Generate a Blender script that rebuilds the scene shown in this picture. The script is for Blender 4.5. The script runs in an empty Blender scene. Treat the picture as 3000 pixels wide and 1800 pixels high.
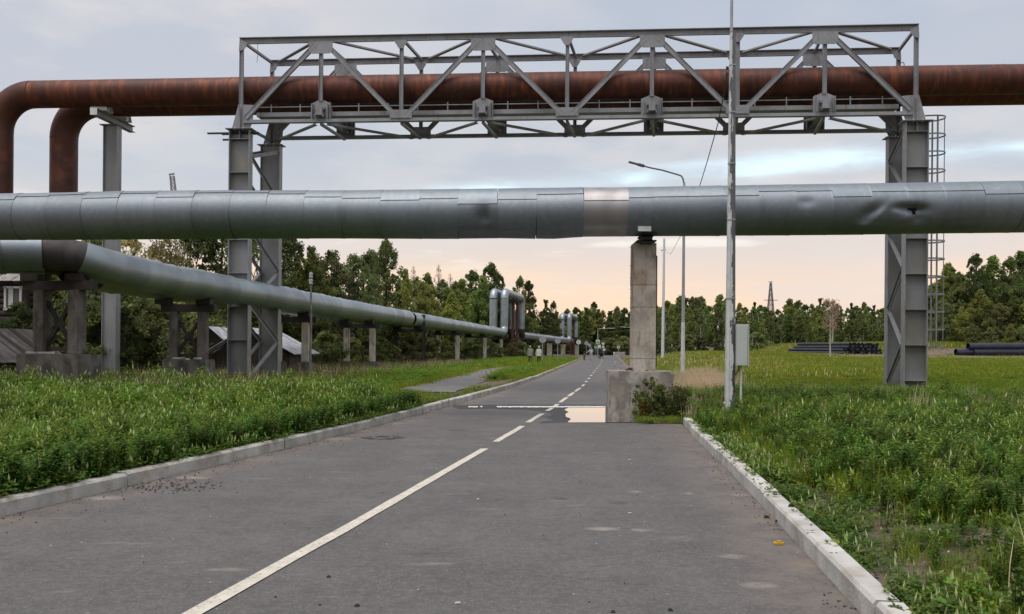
import bpy, bmesh, math, random
import numpy as np
from mathutils import Vector, Matrix
random.seed(7); rng = np.random.default_rng(7)
scene = bpy.context.scene
COL = scene.collection
# ------------------------------------------------------------------ camera
F, CX, HY, CAMZ, ROLL = 2600.0, 1500.0, 1020.0, 1.6, 0.008
cam_d = bpy.data.cameras.new('camera'); cam = bpy.data.objects.new('camera', cam_d); COL.objects.link(cam)
cam_d.lens = F/3000*36; cam_d.sensor_width = 36; cam_d.shift_y = (HY-900)/3000
cam_d.clip_start = 0.1; cam_d.clip_end = 3000
cam.matrix_world = Matrix.Translation((0, 0, CAMZ)) @ Matrix.Rotation(math.radians(90), 4, 'X') @ Matrix.Rotation(ROLL, 4, 'Z')
scene.camera = cam
# ------------------------------------------------------------------ light
SUN_EL, SUN_AZ = math.radians(72), math.radians(215)      # azimuth measured from +Y, clockwise: behind the camera, a little left
sun_d = bpy.data.lights.new('sun', 'SUN'); sun = bpy.data.objects.new('sun', sun_d); COL.objects.link(sun)
sun_d.energy = 1.9; sun_d.angle = math.radians(50); sun_d.color = (1.0, 0.93, 0.86)
sdir = Vector((math.sin(SUN_AZ)*math.cos(SUN_EL), math.cos(SUN_AZ)*math.cos(SUN_EL), math.sin(SUN_EL)))
sun.rotation_euler = sdir.to_track_quat('Z', 'Y').to_euler()
scene.view_settings.view_transform = 'Standard'; scene.view_settings.look = 'None'
scene.view_settings.exposure = 0.5; scene.view_settings.gamma = 1.0; scene.view_settings.use_curve_mapping = False
world = bpy.data.worlds.new('World'); scene.world = world; world.use_nodes = True
def build_world():
    nt = world.node_tree; nt.nodes.clear(); N = nt.nodes.new; L = nt.links.new
    out = N('ShaderNodeOutputWorld'); bg = N('ShaderNodeBackground'); bg.inputs['Strength'].default_value = 0.1
    L(bg.outputs[0], out.inputs[0])
    sky = N('ShaderNodeTexSky'); sky.sky_type = 'NISHITA'; sky.sun_disc = False
    sky.sun_elevation = SUN_EL; sky.sun_rotation = SUN_AZ
    tc = N('ShaderNodeTexCoord'); sp = N('ShaderNodeSeparateXYZ'); L(tc.outputs['Generated'], sp.inputs[0])
    def M(op, a, b=None, c=None, clamp=False):
        n = N('ShaderNodeMath'); n.operation = op; n.use_clamp = clamp
        for i, v in enumerate((a, b, c)):
            if v is None: continue
            if isinstance(v, (int, float)): n.inputs[i].default_value = v
            else: L(v, n.inputs[i])
        return n.outputs[0]
    def noise(vec, scale, detail=4, rough=.55):
        n = N('ShaderNodeTexNoise'); n.inputs['Scale'].default_value = scale; n.inputs['Detail'].default_value = detail
        n.inputs['Roughness'].default_value = rough; L(vec, n.inputs['Vector']); return n.outputs['Fac']
    def ramp(fac, stops, interp='EASE'):
        n = N('ShaderNodeValToRGB'); n.color_ramp.interpolation = interp
        while len(n.color_ramp.elements) < len(stops): n.color_ramp.elements.new(.5)
        for e, (p, c) in zip(n.color_ramp.elements, stops):
            e.position = p; e.color = (c, c, c, 1) if isinstance(c, (int, float)) else (*c, 1)
        L(fac, n.inputs[0]); return n.outputs[0]
    def mix(f, a, b, mode='MIX'):
        n = N('ShaderNodeMix'); n.data_type = 'RGBA'; n.blend_type = mode
        for s, v in ((n.inputs[0], f), (n.inputs[6], a), (n.inputs[7], b)):
            if isinstance(v, (int, float)): s.default_value = v
            elif isinstance(v, tuple): s.default_value = (*v, 1)
            else: L(v, s)
        return n.outputs[2]
    x, y, z = sp.outputs[0], sp.outputs[1], sp.outputs[2]
    # cloud-deck coordinates
    zz = M('ADD', M('MAXIMUM', z, 0.0), 0.10)
    cb = N('ShaderNodeCombineXYZ'); L(M('DIVIDE', x, zz), cb.inputs[0]); L(M('MULTIPLY', M('DIVIDE', y, zz), 1.0), cb.inputs[1]); cb.inputs[2].default_value = 3.7
    n1 = noise(cb.outputs[0], 0.55, 5, .5); n2 = noise(cb.outputs[0], 1.6, 6, .55)
    cb2 = N('ShaderNodeCombineXYZ'); L(M('MULTIPLY', x, 3.0), cb2.inputs[0]); L(y, cb2.inputs[1]); L(M('MULTIPLY', z, 22.0), cb2.inputs[2])
    n3 = noise(cb2.outputs[0], 1.5, 5, .55)
    # colour of the cloud deck by height (linear, x10 for strength .1)
    deck = ramp(M('MULTIPLY', z, 2.2, clamp=True), [(0.0, (.96, .66, .50)), (0.10, (.90, .68, .55)), (0.24, (.78, .68, .61)), (0.40, (.61, .63, .65)), (0.75, (.50, .555, .63)), (1.0, (.56, .60, .67))])
    warm = mix(M('MULTIPLY', ramp(n1, [(.40, 0.0), (.60, 1.0)]), .65), deck, (.76, .71, .68))
    cool = mix(M('MULTIPLY', M('MULTIPLY', ramp(n2, [(.40, 1.0), (.60, 0.0)]), ramp(z, [(.10, 0.0), (.24, 1.0)])), .62), warm, (.45, .51, .60))
    # thin bright opening running up to the right
    ydiv = M('MAXIMUM', y, 0.05)
    u = M('DIVIDE', x, ydiv); v = M('DIVIDE', z, ydiv)
    line = M('SUBTRACT', M('SUBTRACT', v, M('MULTIPLY_ADD', u, 0.075, 0.184)), M('MULTIPLY', M('SUBTRACT', n3, .5), 0.035))
    gap = M('POWER', 2.718, M('MULTIPLY', M('MULTIPLY', line, line), -12000.0))
    gap = M('MULTIPLY', gap, ramp(n2, [(.38, .25), (.60, 1.0)]))
    gap = M('MULTIPLY', gap, ramp(M('MULTIPLY_ADD', u, 1.0, .5), [(.36, 0.0), (.50, 1.0)]))
    gap = M('MULTIPLY', gap, ramp(y, [(.1, 0.0), (.4, 1.0)]))
    c1 = mix(M('MULTIPLY', gap, 1.0), cool, (.86, 1.12, 1.22))
    # low bright slits near the horizon
    low = ramp(M('MULTIPLY', z, 2.2, clamp=True), [(.16, 0.0), (.22, 1.0), (.30, 1.0), (.36, 0.0)])
    c2 = mix(M('MULTIPLY', M('MULTIPLY', low, ramp(n3, [(.56, 0.0), (.68, 1.0)])), .7), c1, (.97, .92, .82))
    glow = ramp(M('MULTIPLY', z, 2.2, clamp=True), [(.0, 0.2), (.06, 1.0), (.14, 1.0), (.24, 0.0)])
    c3 = mix(M('MULTIPLY', M('MULTIPLY', glow, ramp(n3, [(.36, .25), (.60, 1.0)])), .9), c2, (1.02, .74, .50))
    scaled = mix(1.0, c3, (7.7, 7.65, 7.75), 'MULTIPLY')
    fin = mix(.93, sky.outputs[0], scaled)
    L(fin, bg.inputs[0])
build_world()
# ------------------------------------------------------------------ pixel helpers (photo pixels -> world points at a chosen real depth)
def ray(px, py):
    u, v = px-CX, HY-py
    return (u*math.cos(ROLL)-v*math.sin(ROLL))/F, (u*math.sin(ROLL)+v*math.cos(ROLL))/F
def W(px, py, Y):
    a, b = ray(px, py); return Vector((a*Y, Y, CAMZ+b*Y))
def G(px, py, z=0.0):
    a, b = ray(px, py); Y = (z-CAMZ)/b; return Vector((a*Y, Y, z))
def smooth(t): t = min(1, max(0, t)); return t*t*(3-2*t)
# ------------------------------------------------------------------ materials
def new_mat(name):
    m = bpy.data.materials.new(name); m.use_nodes = True
    return m, m.node_tree, m.node_tree.nodes['Principled BSDF']
def mat(name, col, rough=.8, metal=0.0, col2=None, scale=4.0, detail=5, contrast=(.35, .65), stretch=None, bump=0.0, bscale=30.0, col3=None, s3=1.0, c3=(.5, .7), st3=None, col4=None, s4=3.0, c4=(.5, .7), st4=None, rnd=0.0, transl=0.0, ior=None, spec=None, coord='Object'):
    m, nt, bs = new_mat(name); N = nt.nodes.new; L = nt.links.new
    bs.inputs['Roughness'].default_value = rough; bs.inputs['Metallic'].default_value = metal
    if spec is not None: bs.inputs['Specular IOR Level'].default_value = spec
    tc = N('ShaderNodeTexCoord'); mp = N('ShaderNodeMapping'); L(tc.outputs[coord], mp.inputs[0])
    if stretch: mp.inputs['Scale'].default_value = stretch
    cur = None
    def rampn(fac, lo, hi):
        r = N('ShaderNodeMapRange'); r.inputs[1].default_value = lo; r.inputs[2].default_value = hi; L(fac, r.inputs[0]); return r.outputs[0]
    def mix(f, a, b):
        n = N('ShaderNodeMix'); n.data_type = 'RGBA'
        for s, v in ((n.inputs[0], f), (n.inputs[6], a), (n.inputs[7], b)):
            if isinstance(v, (int, float)): s.default_value = v
            elif isinstance(v, tuple): s.default_value = (*v, 1)
            else: L(v, s)
        return n.outputs[2]
    cur = col
    if col2:
        n = N('ShaderNodeTexNoise'); n.inputs['Scale'].default_value = scale; n.inputs['Detail'].default_value = detail; L(mp.outputs[0], n.inputs['Vector'])
        cur = mix(rampn(n.outputs['Fac'], *contrast), col, col2)
    if col3:
        n = N('ShaderNodeTexNoise'); n.inputs['Scale'].default_value = s3; n.inputs['Detail'].default_value = 6; L(mp.outputs[0], n.inputs['Vector'])
        if st3: q_ = N('ShaderNodeMapping'); q_.inputs['Scale'].default_value = st3; L(tc.outputs[coord], q_.inputs[0]); L(q_.outputs[0], n.inputs['Vector'])
        cur = mix(rampn(n.outputs['Fac'], *c3), cur, col3)
    if col4:
        n = N('ShaderNodeTexNoise'); n.inputs['Scale'].default_value = s4; n.inputs['Detail'].default_value = 8; n.inputs['Roughness'].default_value = .65
        q_ = N('ShaderNodeMapping'); q_.inputs['Scale'].default_value = st4 or (1, 1, 1); L(tc.outputs[coord], q_.inputs[0]); L(q_.outputs[0], n.inputs['Vector'])
        cur = mix(rampn(n.outputs['Fac'], *c4), cur, col4)
    if rnd:
        oi = N('ShaderNodeObjectInfo'); hs = N('ShaderNodeHueSaturation')
        mr = N('ShaderNodeMapRange'); mr.inputs[3].default_value = 1-rnd; mr.inputs[4].default_value = 1+rnd; L(oi.outputs['Random'], mr.inputs[0])
        mh = N('ShaderNodeMapRange'); mh.inputs[3].default_value = .5-rnd*.07; mh.inputs[4].default_value = .5+rnd*.05
        wn = N('ShaderNodeMath'); wn.operation = 'FRACT'; w2 = N('ShaderNodeMath'); w2.operation = 'MULTIPLY'; w2.inputs[1].default_value = 7.31
        L(oi.outputs['Random'], w2.inputs[0]); L(w2.outputs[0], wn.inputs[0]); L(wn.outputs[0], mh.inputs[0])
        L(mr.outputs[0], hs.inputs['Value']); L(mh.outputs[0], hs.inputs['Hue'])
        if isinstance(cur, tuple): hs.inputs['Color'].default_value = (*cur, 1)
        else: L(cur, hs.inputs['Color'])
        cur = hs.outputs[0]
    if isinstance(cur, tuple): bs.inputs['Base Color'].default_value = (*cur, 1)
    else: L(cur, bs.inputs['Base Color'])
    if bump:
        n = N('ShaderNodeTexNoise'); n.inputs['Scale'].default_value = bscale; n.inputs['Detail'].default_value = 4; L(mp.outputs[0], n.inputs['Vector'])
        b = N('ShaderNodeBump'); b.inputs['Strength'].default_value = bump; b.inputs['Distance'].default_value = .02; L(n.outputs['Fac'], b.inputs['Height']); L(b.outputs[0], bs.inputs['Normal'])
    if transl:
        tr = N('ShaderNodeBsdfTranslucent'); ms = N('ShaderNodeMixShader'); ms.inputs[0].default_value = transl
        if isinstance(cur, tuple): tr.inputs[0].default_value = (*cur, 1)
        else: L(cur, tr.inputs[0])
        L(bs.outputs[0], ms.inputs[1]); L(tr.outputs[0], ms.inputs[2]); L(ms.outputs[0], nt.nodes['Material Output'].inputs[0])
    return m
M = {}
M['steel'] = mat('grey_painted_steel', (.31, .32, .34), .5, .15, (.235, .24, .25), 1.3, 6, (.35, .7), bump=.15, bscale=9, col3=(.36, .36, .36), s3=5, c3=(.55, .75), col4=(.19, .165, .145), s4=2.2, c4=(.55, .70), st4=(4, 4, .5))
M['steel_web'] = mat('weathered_grey_web', (.29, .30, .325), .45, .2, (.19, .19, .18), 1.1, 7, (.38, .66), (1, 1, .45), bump=.15, bscale=6, col3=(.29, .275, .235), s3=2.2, c3=(.5, .75))
M['bolt'] = mat('bolt_zinc', (.7, .7, .7), .35, .6)
M['rust'] = mat('rusty_steel', (.135, .037, .020), .56, .35, (.062, .022, .016), .9, 8, (.3, .7), (.5, 3, 3), bump=.1, bscale=18, col3=(.27, .080, .028), s3=2.0, c3=(.48, .80), st3=(2.6, 1, .5), col4=(.065, .026, .020), s4=1.3, c4=(.45, .66), st4=(3.2, 1, .5))
M['rust_plain'] = mat('rust_bend', (.115, .038, .023), .58, .3, (.062, .026, .020), 1.6, 9, (.3, .7), bump=.1, bscale=18, col3=(.23, .080, .032), s3=1.3, c3=(.52, .8), col4=(.14, .12, .11), s4=1.1, c4=(.62, .72))
M['primer'] = mat('red_primer', (.09, .022, .018), .7, 0, (.05, .018, .015), 3)
M['zinc'] = mat('galvanised_sheet', (.235, .27, .305), .54, .70, (.215, .248, .28), 1.3, 5, (.3, .7), bump=.22, bscale=1.6, col3=(.28, .31, .34), s3=9, c3=(.5, .8), rnd=.08, col4=(.17, .19, .21), s4=1.2, c4=(.55, .8), st4=(2.5, 1, .5))
M['zinc_new'] = mat('new_tin_sheet', (.36, .35, .355), .48, .65, (.27, .26, .265), 3.0, 5, (.35, .7), (1, 1, .3), bump=.12, bscale=2)
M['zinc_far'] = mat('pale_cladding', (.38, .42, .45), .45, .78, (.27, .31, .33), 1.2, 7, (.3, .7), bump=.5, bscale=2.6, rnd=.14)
M['wrap'] = mat('tarred_wrap', (.050, .043, .043), .65, .2, (.085, .072, .070), 2.0, 6, (.4, .7), (3, 1, 1), bump=.3, bscale=6)
M['black'] = mat('blackened_steel', (.022, .02, .02), .7, .1, (.045, .035, .03), 4)
M['core'] = mat('dark_lagging', (.012, .012, .012), .9)
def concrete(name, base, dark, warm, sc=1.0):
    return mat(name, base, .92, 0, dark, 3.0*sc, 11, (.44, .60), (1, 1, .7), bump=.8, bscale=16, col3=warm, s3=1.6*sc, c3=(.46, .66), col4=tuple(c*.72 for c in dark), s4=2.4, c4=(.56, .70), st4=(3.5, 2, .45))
M['conc'] = concrete('weathered_concrete', (.56, .52, .45), (.36, .32, .28), (.50, .41, .32))
M['conc_top'] = concrete('rust_streaked_concrete', (.54, .49, .42), (.28, .20, .16), (.46, .35, .27))
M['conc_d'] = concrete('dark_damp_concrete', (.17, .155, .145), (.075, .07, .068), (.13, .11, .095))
M['conc_l'] = concrete('block_concrete', (.46, .43, .385), (.22, .20, .185), (.38, .33, .27))
M['rust_stain'] = mat('rust_stained_concrete', (.11, .06, .035), .9, 0, (.16, .12, .09), 5)
M['kerb'] = mat('kerb_concrete', (.55, .54, .51), .9, 0, (.36, .35, .325), 2.5, 9, (.42, .7), bump=.35, bscale=40, col3=(.34, .30, .24), s3=4, c3=(.50, .72), rnd=.10)
M['kerb_far'] = mat('dusty_kerb_concrete', (.42, .40, .365), .9, 0, (.28, .26, .22), 2.5, 8, (.42, .7), rnd=.15, bump=.3, bscale=20)
M['paint'] = mat('cream_road_paint', (.62, .58, .49), .8, 0, (.46, .43, .37), 7, 9, (.40, .75), bump=.15, bscale=60, col3=(.20, .19, .175), s3=38, c3=(.60, .68))
M['galv'] = mat('galvanised_pole', (.44, .46, .47), .5, .4, (.34, .36, .38), 3, 6, (.3, .7))
M['galv_d'] = mat('dull_galvanised_pole', (.17, .175, .19), .55, .3, (.13, .135, .15), 3, 6)
M['white'] = mat('white_coat', (.72, .73, .71), .55, 0, (.60, .61, .59), 2, 5)
M['box'] = mat('pale_grey_cabinet_paint', (.60, .63, .62), .45, 0, (.52, .55, .54), 1.5, 5)
M['flake'] = mat('peeling_whitewash', (.68, .70, .70), .7, 0, (.55, .57, .58), 6, 6)
M['wire'] = mat('cable_rubber', (.03, .03, .035), .6)
M['soil'] = mat('bare_soil', (.135, .098, .074), .95, 0, (.20, .16, .12), 3, 9, (.35, .7), bump=.8, bscale=12)
M['wood'] = mat('old_grey_wood', (.075, .058, .045), .85, 0, (.035, .028, .024), 3, 7, (.3, .7), (1, 1, 8), bump=.4, bscale=10)
M['wood_l'] = mat('bleached_wood', (.34, .31, .29), .85, 0, (.20, .18, .17), 4, 7)
M['tin'] = mat('pale_tin_roof', (.62, .63, .66), .5, .3, (.34, .35, .38), 2, 7, rnd=.12)
M['tar'] = mat('tar_paper', (.038, .034, .032), .8, 0, (.10, .09, .085), 3, 8)
M['glass'] = mat('dark_window_glass', (.06, .075, .08), .15, 0, spec=.6)
M['curtain'] = mat('white_curtain', (.60, .62, .60), .9)
M['plastic'] = mat('black_plastic_pipe', (.018, .02, .028), .42, 0, (.03, .032, .04), 2)
M['blue_stripe'] = mat('blue_stripe', (.02, .05, .30), .5)
M['rubble'] = mat('pale_rubble', (.54, .52, .49), .9, 0, (.26, .24, .22), 3, 6, rnd=.25)
M['clod'] = mat('dark_clod', (.035, .030, .028), .95, rnd=.4)
M['chip'] = mat('pale_litter', (.60, .58, .54), .8, rnd=.2)
M['yellow'] = mat('yellow_plastic', (.70, .44, .03), .5)
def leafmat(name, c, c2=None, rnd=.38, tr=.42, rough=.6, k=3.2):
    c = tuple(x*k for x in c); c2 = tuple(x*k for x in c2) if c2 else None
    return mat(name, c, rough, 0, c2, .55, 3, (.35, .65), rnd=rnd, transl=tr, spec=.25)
M['leaf_dark'] = leafmat('dark_foliage', (.030, .042, .015), (.046, .056, .018))
M['leaf_birch'] = leafmat('birch_foliage', (.056, .074, .020), (.085, .090, .024))
M['leaf_olive'] = leafmat('olive_foliage', (.066, .072, .024), (.050, .062, .026))
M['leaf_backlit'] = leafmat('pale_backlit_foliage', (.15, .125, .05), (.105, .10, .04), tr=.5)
M['leaf_yellow'] = leafmat('yellowing_foliage', (.165, .165, .034), (.10, .12, .03))
M['leaf_green'] = leafmat('fresh_foliage', (.064, .088, .022), (.048, .066, .020))
M['leaf_dry'] = leafmat('pinkish_dry_foliage', (.17, .11, .085), (.11, .085, .05))
M['leaf_brown'] = leafmat('browning_foliage', (.085, .058, .03), (.055, .06, .024))
M['bark'] = mat('grey_brown_bark', (.075, .062, .05), .9, 0, (.04, .034, .028), 5, 6)
M['bark_w'] = mat('white_birch_bark', (.42, .40, .36), .85, 0, (.10, .09, .08), 3, 6, (.52, .68), (1, 1, 2.5))
M['plant'] = leafmat('verge_leaf', (.052, .108, .012), (.10, .135, .014), rnd=.45, k=2.1)
M['plant2'] = leafmat('clover_leaf', (.034, .076, .012), (.065, .100, .014), rnd=.40, k=2.0)
M['spike'] = leafmat('pale_flower_spike', (.44, .54, .20), (.62, .68, .36), rnd=.15, tr=.3, k=1)
M['yflower'] = leafmat('yellow_flower', (.50, .42, .04), None, rnd=.15, k=1)
M['wflower'] = leafmat('white_flower', (.60, .62, .52), None, rnd=.1, k=1)
M['grass'] = leafmat('green_grass_blade', (.115, .205, .014), (.160, .225, .018), rnd=.22, k=1.25)
M['grass_y'] = leafmat('yellow_green_grass_blade', (.235, .250, .020), (.31, .265, .036), rnd=.22, k=1.2)
M['grass_dry'] = leafmat('dry_straw_blade', (.78, .62, .42), (.66, .52, .34), rnd=.2, k=1)
M['grass_brown'] = leafmat('brown_dry_stalk', (.15, .10, .065), (.22, .16, .10), rnd=.25, k=1)
# ------------------------------------------------------------------ mesh builder
class MB:
    def __init__(s): s.v = []; s.f = []; s.m = []; s.sm = []
    def add(s, vs, fs, mi=0, sm=False):
        o = len(s.v); s.v += [tuple(v) for v in vs]; s.f += [tuple(i+o for i in f) for f in fs]; s.m += [mi]*len(fs); s.sm += [sm]*len(fs); return s
    def hexa(s, c, mi=0):   # 8 corners: bottom 0-3, top 4-7
        return s.add(c, [(3, 2, 1, 0), (4, 5, 6, 7), (0, 1, 5, 4), (1, 2, 6, 5), (2, 3, 7, 6), (3, 0, 4, 7)], mi)
    def box(s, c, d, rz=0, mi=0, M3=None):
        cs = []
        R = M3 or Matrix.Rotation(rz, 3, 'Z')
        for z in (-.5, .5):
            for x, y in ((-.5, -.5), (.5, -.5), (.5, .5), (-.5, .5)):
                cs.append(Vector(c)+R @ Vector((x*d[0], y*d[1], z*d[2])))
        return s.hexa(cs, mi)
    def beam(s, a, b, w, h, up=(0, 0, 1), mi=0):
        a, b = Vector(a), Vector(b); d = (b-a).normalized(); up = Vector(up)
        sd = d.cross(up)
        if sd.length < 1e-4: sd = d.cross(Vector((0, 1, 0)))
        sd.normalize(); u = sd.cross(d).normalized()
        c = [p+sd*(i*w/2)+u*(j*h/2) for p in (a, b) for i, j in ((-1, -1), (1, -1), (1, 1), (-1, 1))]
        return s.hexa(c, mi)
    def tube(s, pts, r, n=12, mi=0, caps=True, sm=True, phase=0):
        pts = [Vector(p) for p in pts]; rs = r if isinstance(r, (list, tuple)) else [r]*len(pts)
        ref = None; rings = []
        for i, p in enumerate(pts):
            d = (pts[min(i+1, len(pts)-1)]-pts[max(i-1, 0)]).normalized()
            if ref is None: ref = d.orthogonal().normalized() if abs(d.z) > .9 or abs(d.z) < .01 and False else (d.cross(Vector((0, 0, 1))).normalized() if abs(d.z) < .95 else Vector((1, 0, 0)))
            ref = (ref-d*ref.dot(d)).normalized(); b = d.cross(ref)
            rings.append([p+(ref*math.cos(phase+2*math.pi*k/n)+b*math.sin(phase+2*math.pi*k/n))*rs[i] for k in range(n)])
        vs = [v for rg in rings for v in rg]; fs = []
        for i in range(len(pts)-1):
            for k in range(n): fs.append((i*n+k, i*n+(k+1) % n, (i+1)*n+(k+1) % n, (i+1)*n+k))
        s.add(vs, fs, mi, sm)
        if caps: s.add(rings[0], [tuple(range(n))[::-1]], mi); s.add(rings[-1], [tuple(range(n))], mi)
        return s
    def plate(s, poly, nrm, t, mi=0):
        poly = [Vector(p) for p in poly]; o = Vector(nrm).normalized()*t; n = len(poly)
        s.add([p-o/2 for p in poly]+[p+o/2 for p in poly], [tuple(range(n))[::-1], tuple(range(n, 2*n))]+[(i, (i+1) % n, n+(i+1) % n, n+i) for i in range(n)], mi)
        return s
def fastmesh(name, v, f, mats, mi=None, smooth_=False):
    me = bpy.data.meshes.new(name); me.from_pydata([tuple(x) for x in v], [], [tuple(x) for x in f])
    for m in mats: me.materials.append(m)
    if mi is not None: me.polygons.foreach_set('material_index', np.array(mi, dtype=np.int32))
    if smooth_: me.polygons.foreach_set('use_smooth', np.ones(len(me.polygons), dtype=bool))
    me.update(); return me
def tag(o, label=None, cat=None, group=None, kind=None):
    for k, v in (('label', label), ('category', cat), ('group', group), ('kind', kind)):
        if v: o[k] = v
    return o
def ploc(p):
    x = Vector((0, 0, 0))
    while p: x += Vector(p.location); p = p.parent
    return x
def obj(name, mb, mats, parent=None, bevel=0, fixn=True):
    mats = mats if isinstance(mats, list) else [mats]
    mats = [M[m] if isinstance(m, str) else m for m in mats]
    off = ploc(parent)
    me = bpy.data.meshes.new(name); me.from_pydata([(v[0]-off.x, v[1]-off.y, v[2]-off.z) for v in mb.v], [], mb.f)
    for m in mats: me.materials.append(m)
    me.polygons.foreach_set('material_index', np.array(mb.m, dtype=np.int32)); me.polygons.foreach_set('use_smooth', np.array(mb.sm, dtype=bool))
    if fixn or bevel:
        bm = bmesh.new(); bm.from_mesh(me)
        if bevel:
            bmesh.ops.bevel(bm, geom=bm.edges[:], offset=bevel, segments=2, affect='EDGES', clamp_overlap=True)
        bmesh.ops.recalc_face_normals(bm, faces=bm.faces); bm.to_mesh(me); bm.free()
    o = bpy.data.objects.new(name, me); COL.objects.link(o); o.parent = parent
    return o
def thing(name, label, cat, loc, group=None):
    o = bpy.data.objects.new(name, None); COL.objects.link(o); o.location = loc; o.empty_display_size = .3
    return tag(o, label, cat, group)
# ------------------------------------------------------------------ road edges
LK = [G(px, py) for px, py in ((0, 1510.5), (85, 1492), (348, 1434.5), (489, 1398), (695, 1350), (922, 1293), (1101, 1248.5), (1259, 1205), (1457, 1150), (1578, 1108), (1655, 1074))]
RK = [G(px, py) for px, py in ((2526, 1798), (2429, 1693), (2331, 1584), (2243, 1491), (2154, 1402), (2052, 1297), (2004, 1250))]
ly = [p.y for p in LK]; lx = [p.x for p in LK]
s0 = (lx[1]-lx[0])/(ly[1]-ly[0])
ly = [-30]+ly+[260]; lx = [lx[0]-(ly[1]+30)*s0*.5]+lx+[lx[-1]+(260-ly[-2])*.105]
ry = [p.y for p in RK]; rx = [p.x for p in RK]
ry = [-30]+ry+[260]; rx = [rx[0]-(ry[1]+30)*.115]+rx+[rx[-1]+(260-ry[-2])*.113]
def sm_interp(Y, ys, xs):
    return sum(np.interp(Y+d, ys, xs) for d in (-1.2, -.6, 0, .6, 1.2))/5
def XL(Y): return float(sm_interp(Y, ly, lx))
def XR(Y): return float(sm_interp(Y, ry, rx))
def nz(x, y, s=1.0):
    return math.sin(x*.9*s+1.3)*math.cos(y*.7*s+.4)*.5+math.sin(x*2.3*s+y*1.9*s)*.3+math.sin(x*.31*s-y*.43*s+2)*.4
ROAD_END = 214
def gz(X, Y):
    l, r = XL(Y), XR(Y)
    if X < l:
        d = l-X
        z = .09+.03*smooth((d-.3)/2.5)+.02*nz(X, Y)*min(1, d/1.5)
        z -= .10*smooth((Y-60)/60)*smooth((d-6)/10)
        return z
    d = X-r
    if d < 0: return -.06
    z = .09+.20*smooth((d-.3)/1.6)*(1-.95*smooth((Y-20.5)/9))+.02*nz(X, Y)*min(1, d/1.5)
    z += 1.05*min(1, max(0, (Y-35)/45))*smooth((d-3)/9)
    z += 1.15*smooth((Y-80)/6)*smooth((X-33)/6)
    if Y > 23: z -= .06*smooth((3-d)/3)*smooth((Y-23)/6)
    return z
YS = list(np.arange(-30, 0, 5))+list(np.arange(0, 45, .6))+list(np.arange(45, 120, 2))+list(np.arange(120, 240, 6))+[240, 280, 340, 430, 600, 900, 1500]
OFF = [.16, .35, .6, 1, 1.5, 2.1, 2.8, 3.7, 4.8, 6, 7.5, 9.5, 12, 15, 19, 24, 30, 38, 48, 60, 80, 110, 160, 240, 380, 600, 1000]
def ground():
    rows = []
    for Y in YS:
        l, r = XL(min(Y, 240)), XR(min(Y, 240)); row = []
        for d in reversed(OFF): row.append((l-d, Y, gz(l-d, min(Y, 240))))
        row += [(l-.12, Y, -.06), (l+.3, Y, -.06), ((l+r)/2, Y, -.06), (r-.3, Y, -.06), (r+.12, Y, -.06)]
        for d in OFF: row.append((r+d, Y, gz(r+d, min(Y, 240))))
        if Y > ROAD_END+4: row = [(x, y, max(z, .02)) for x, y, z in row]
        rows.append(row)
    n = len(rows[0]); vs = [v for r_ in rows for v in r_]
    fs = [(i*n+k, i*n+k+1, (i+1)*n+k+1, (i+1)*n+k) for i in range(len(rows)-1) for k in range(n-1)]
    m = mat('field_ground', (.075, .070, .035), .95, 0, (.120, .090, .065), 1.3, 9, (.40, .62), bump=.9, bscale=9, col3=(.165, .125, .095), s3=3.5, c3=(.5, .7))
    o = bpy.data.objects.new('ground', fastmesh('ground', vs, fs, [m], smooth_=True)); COL.objects.link(o); tag(o, kind='structure')
ground()
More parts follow.
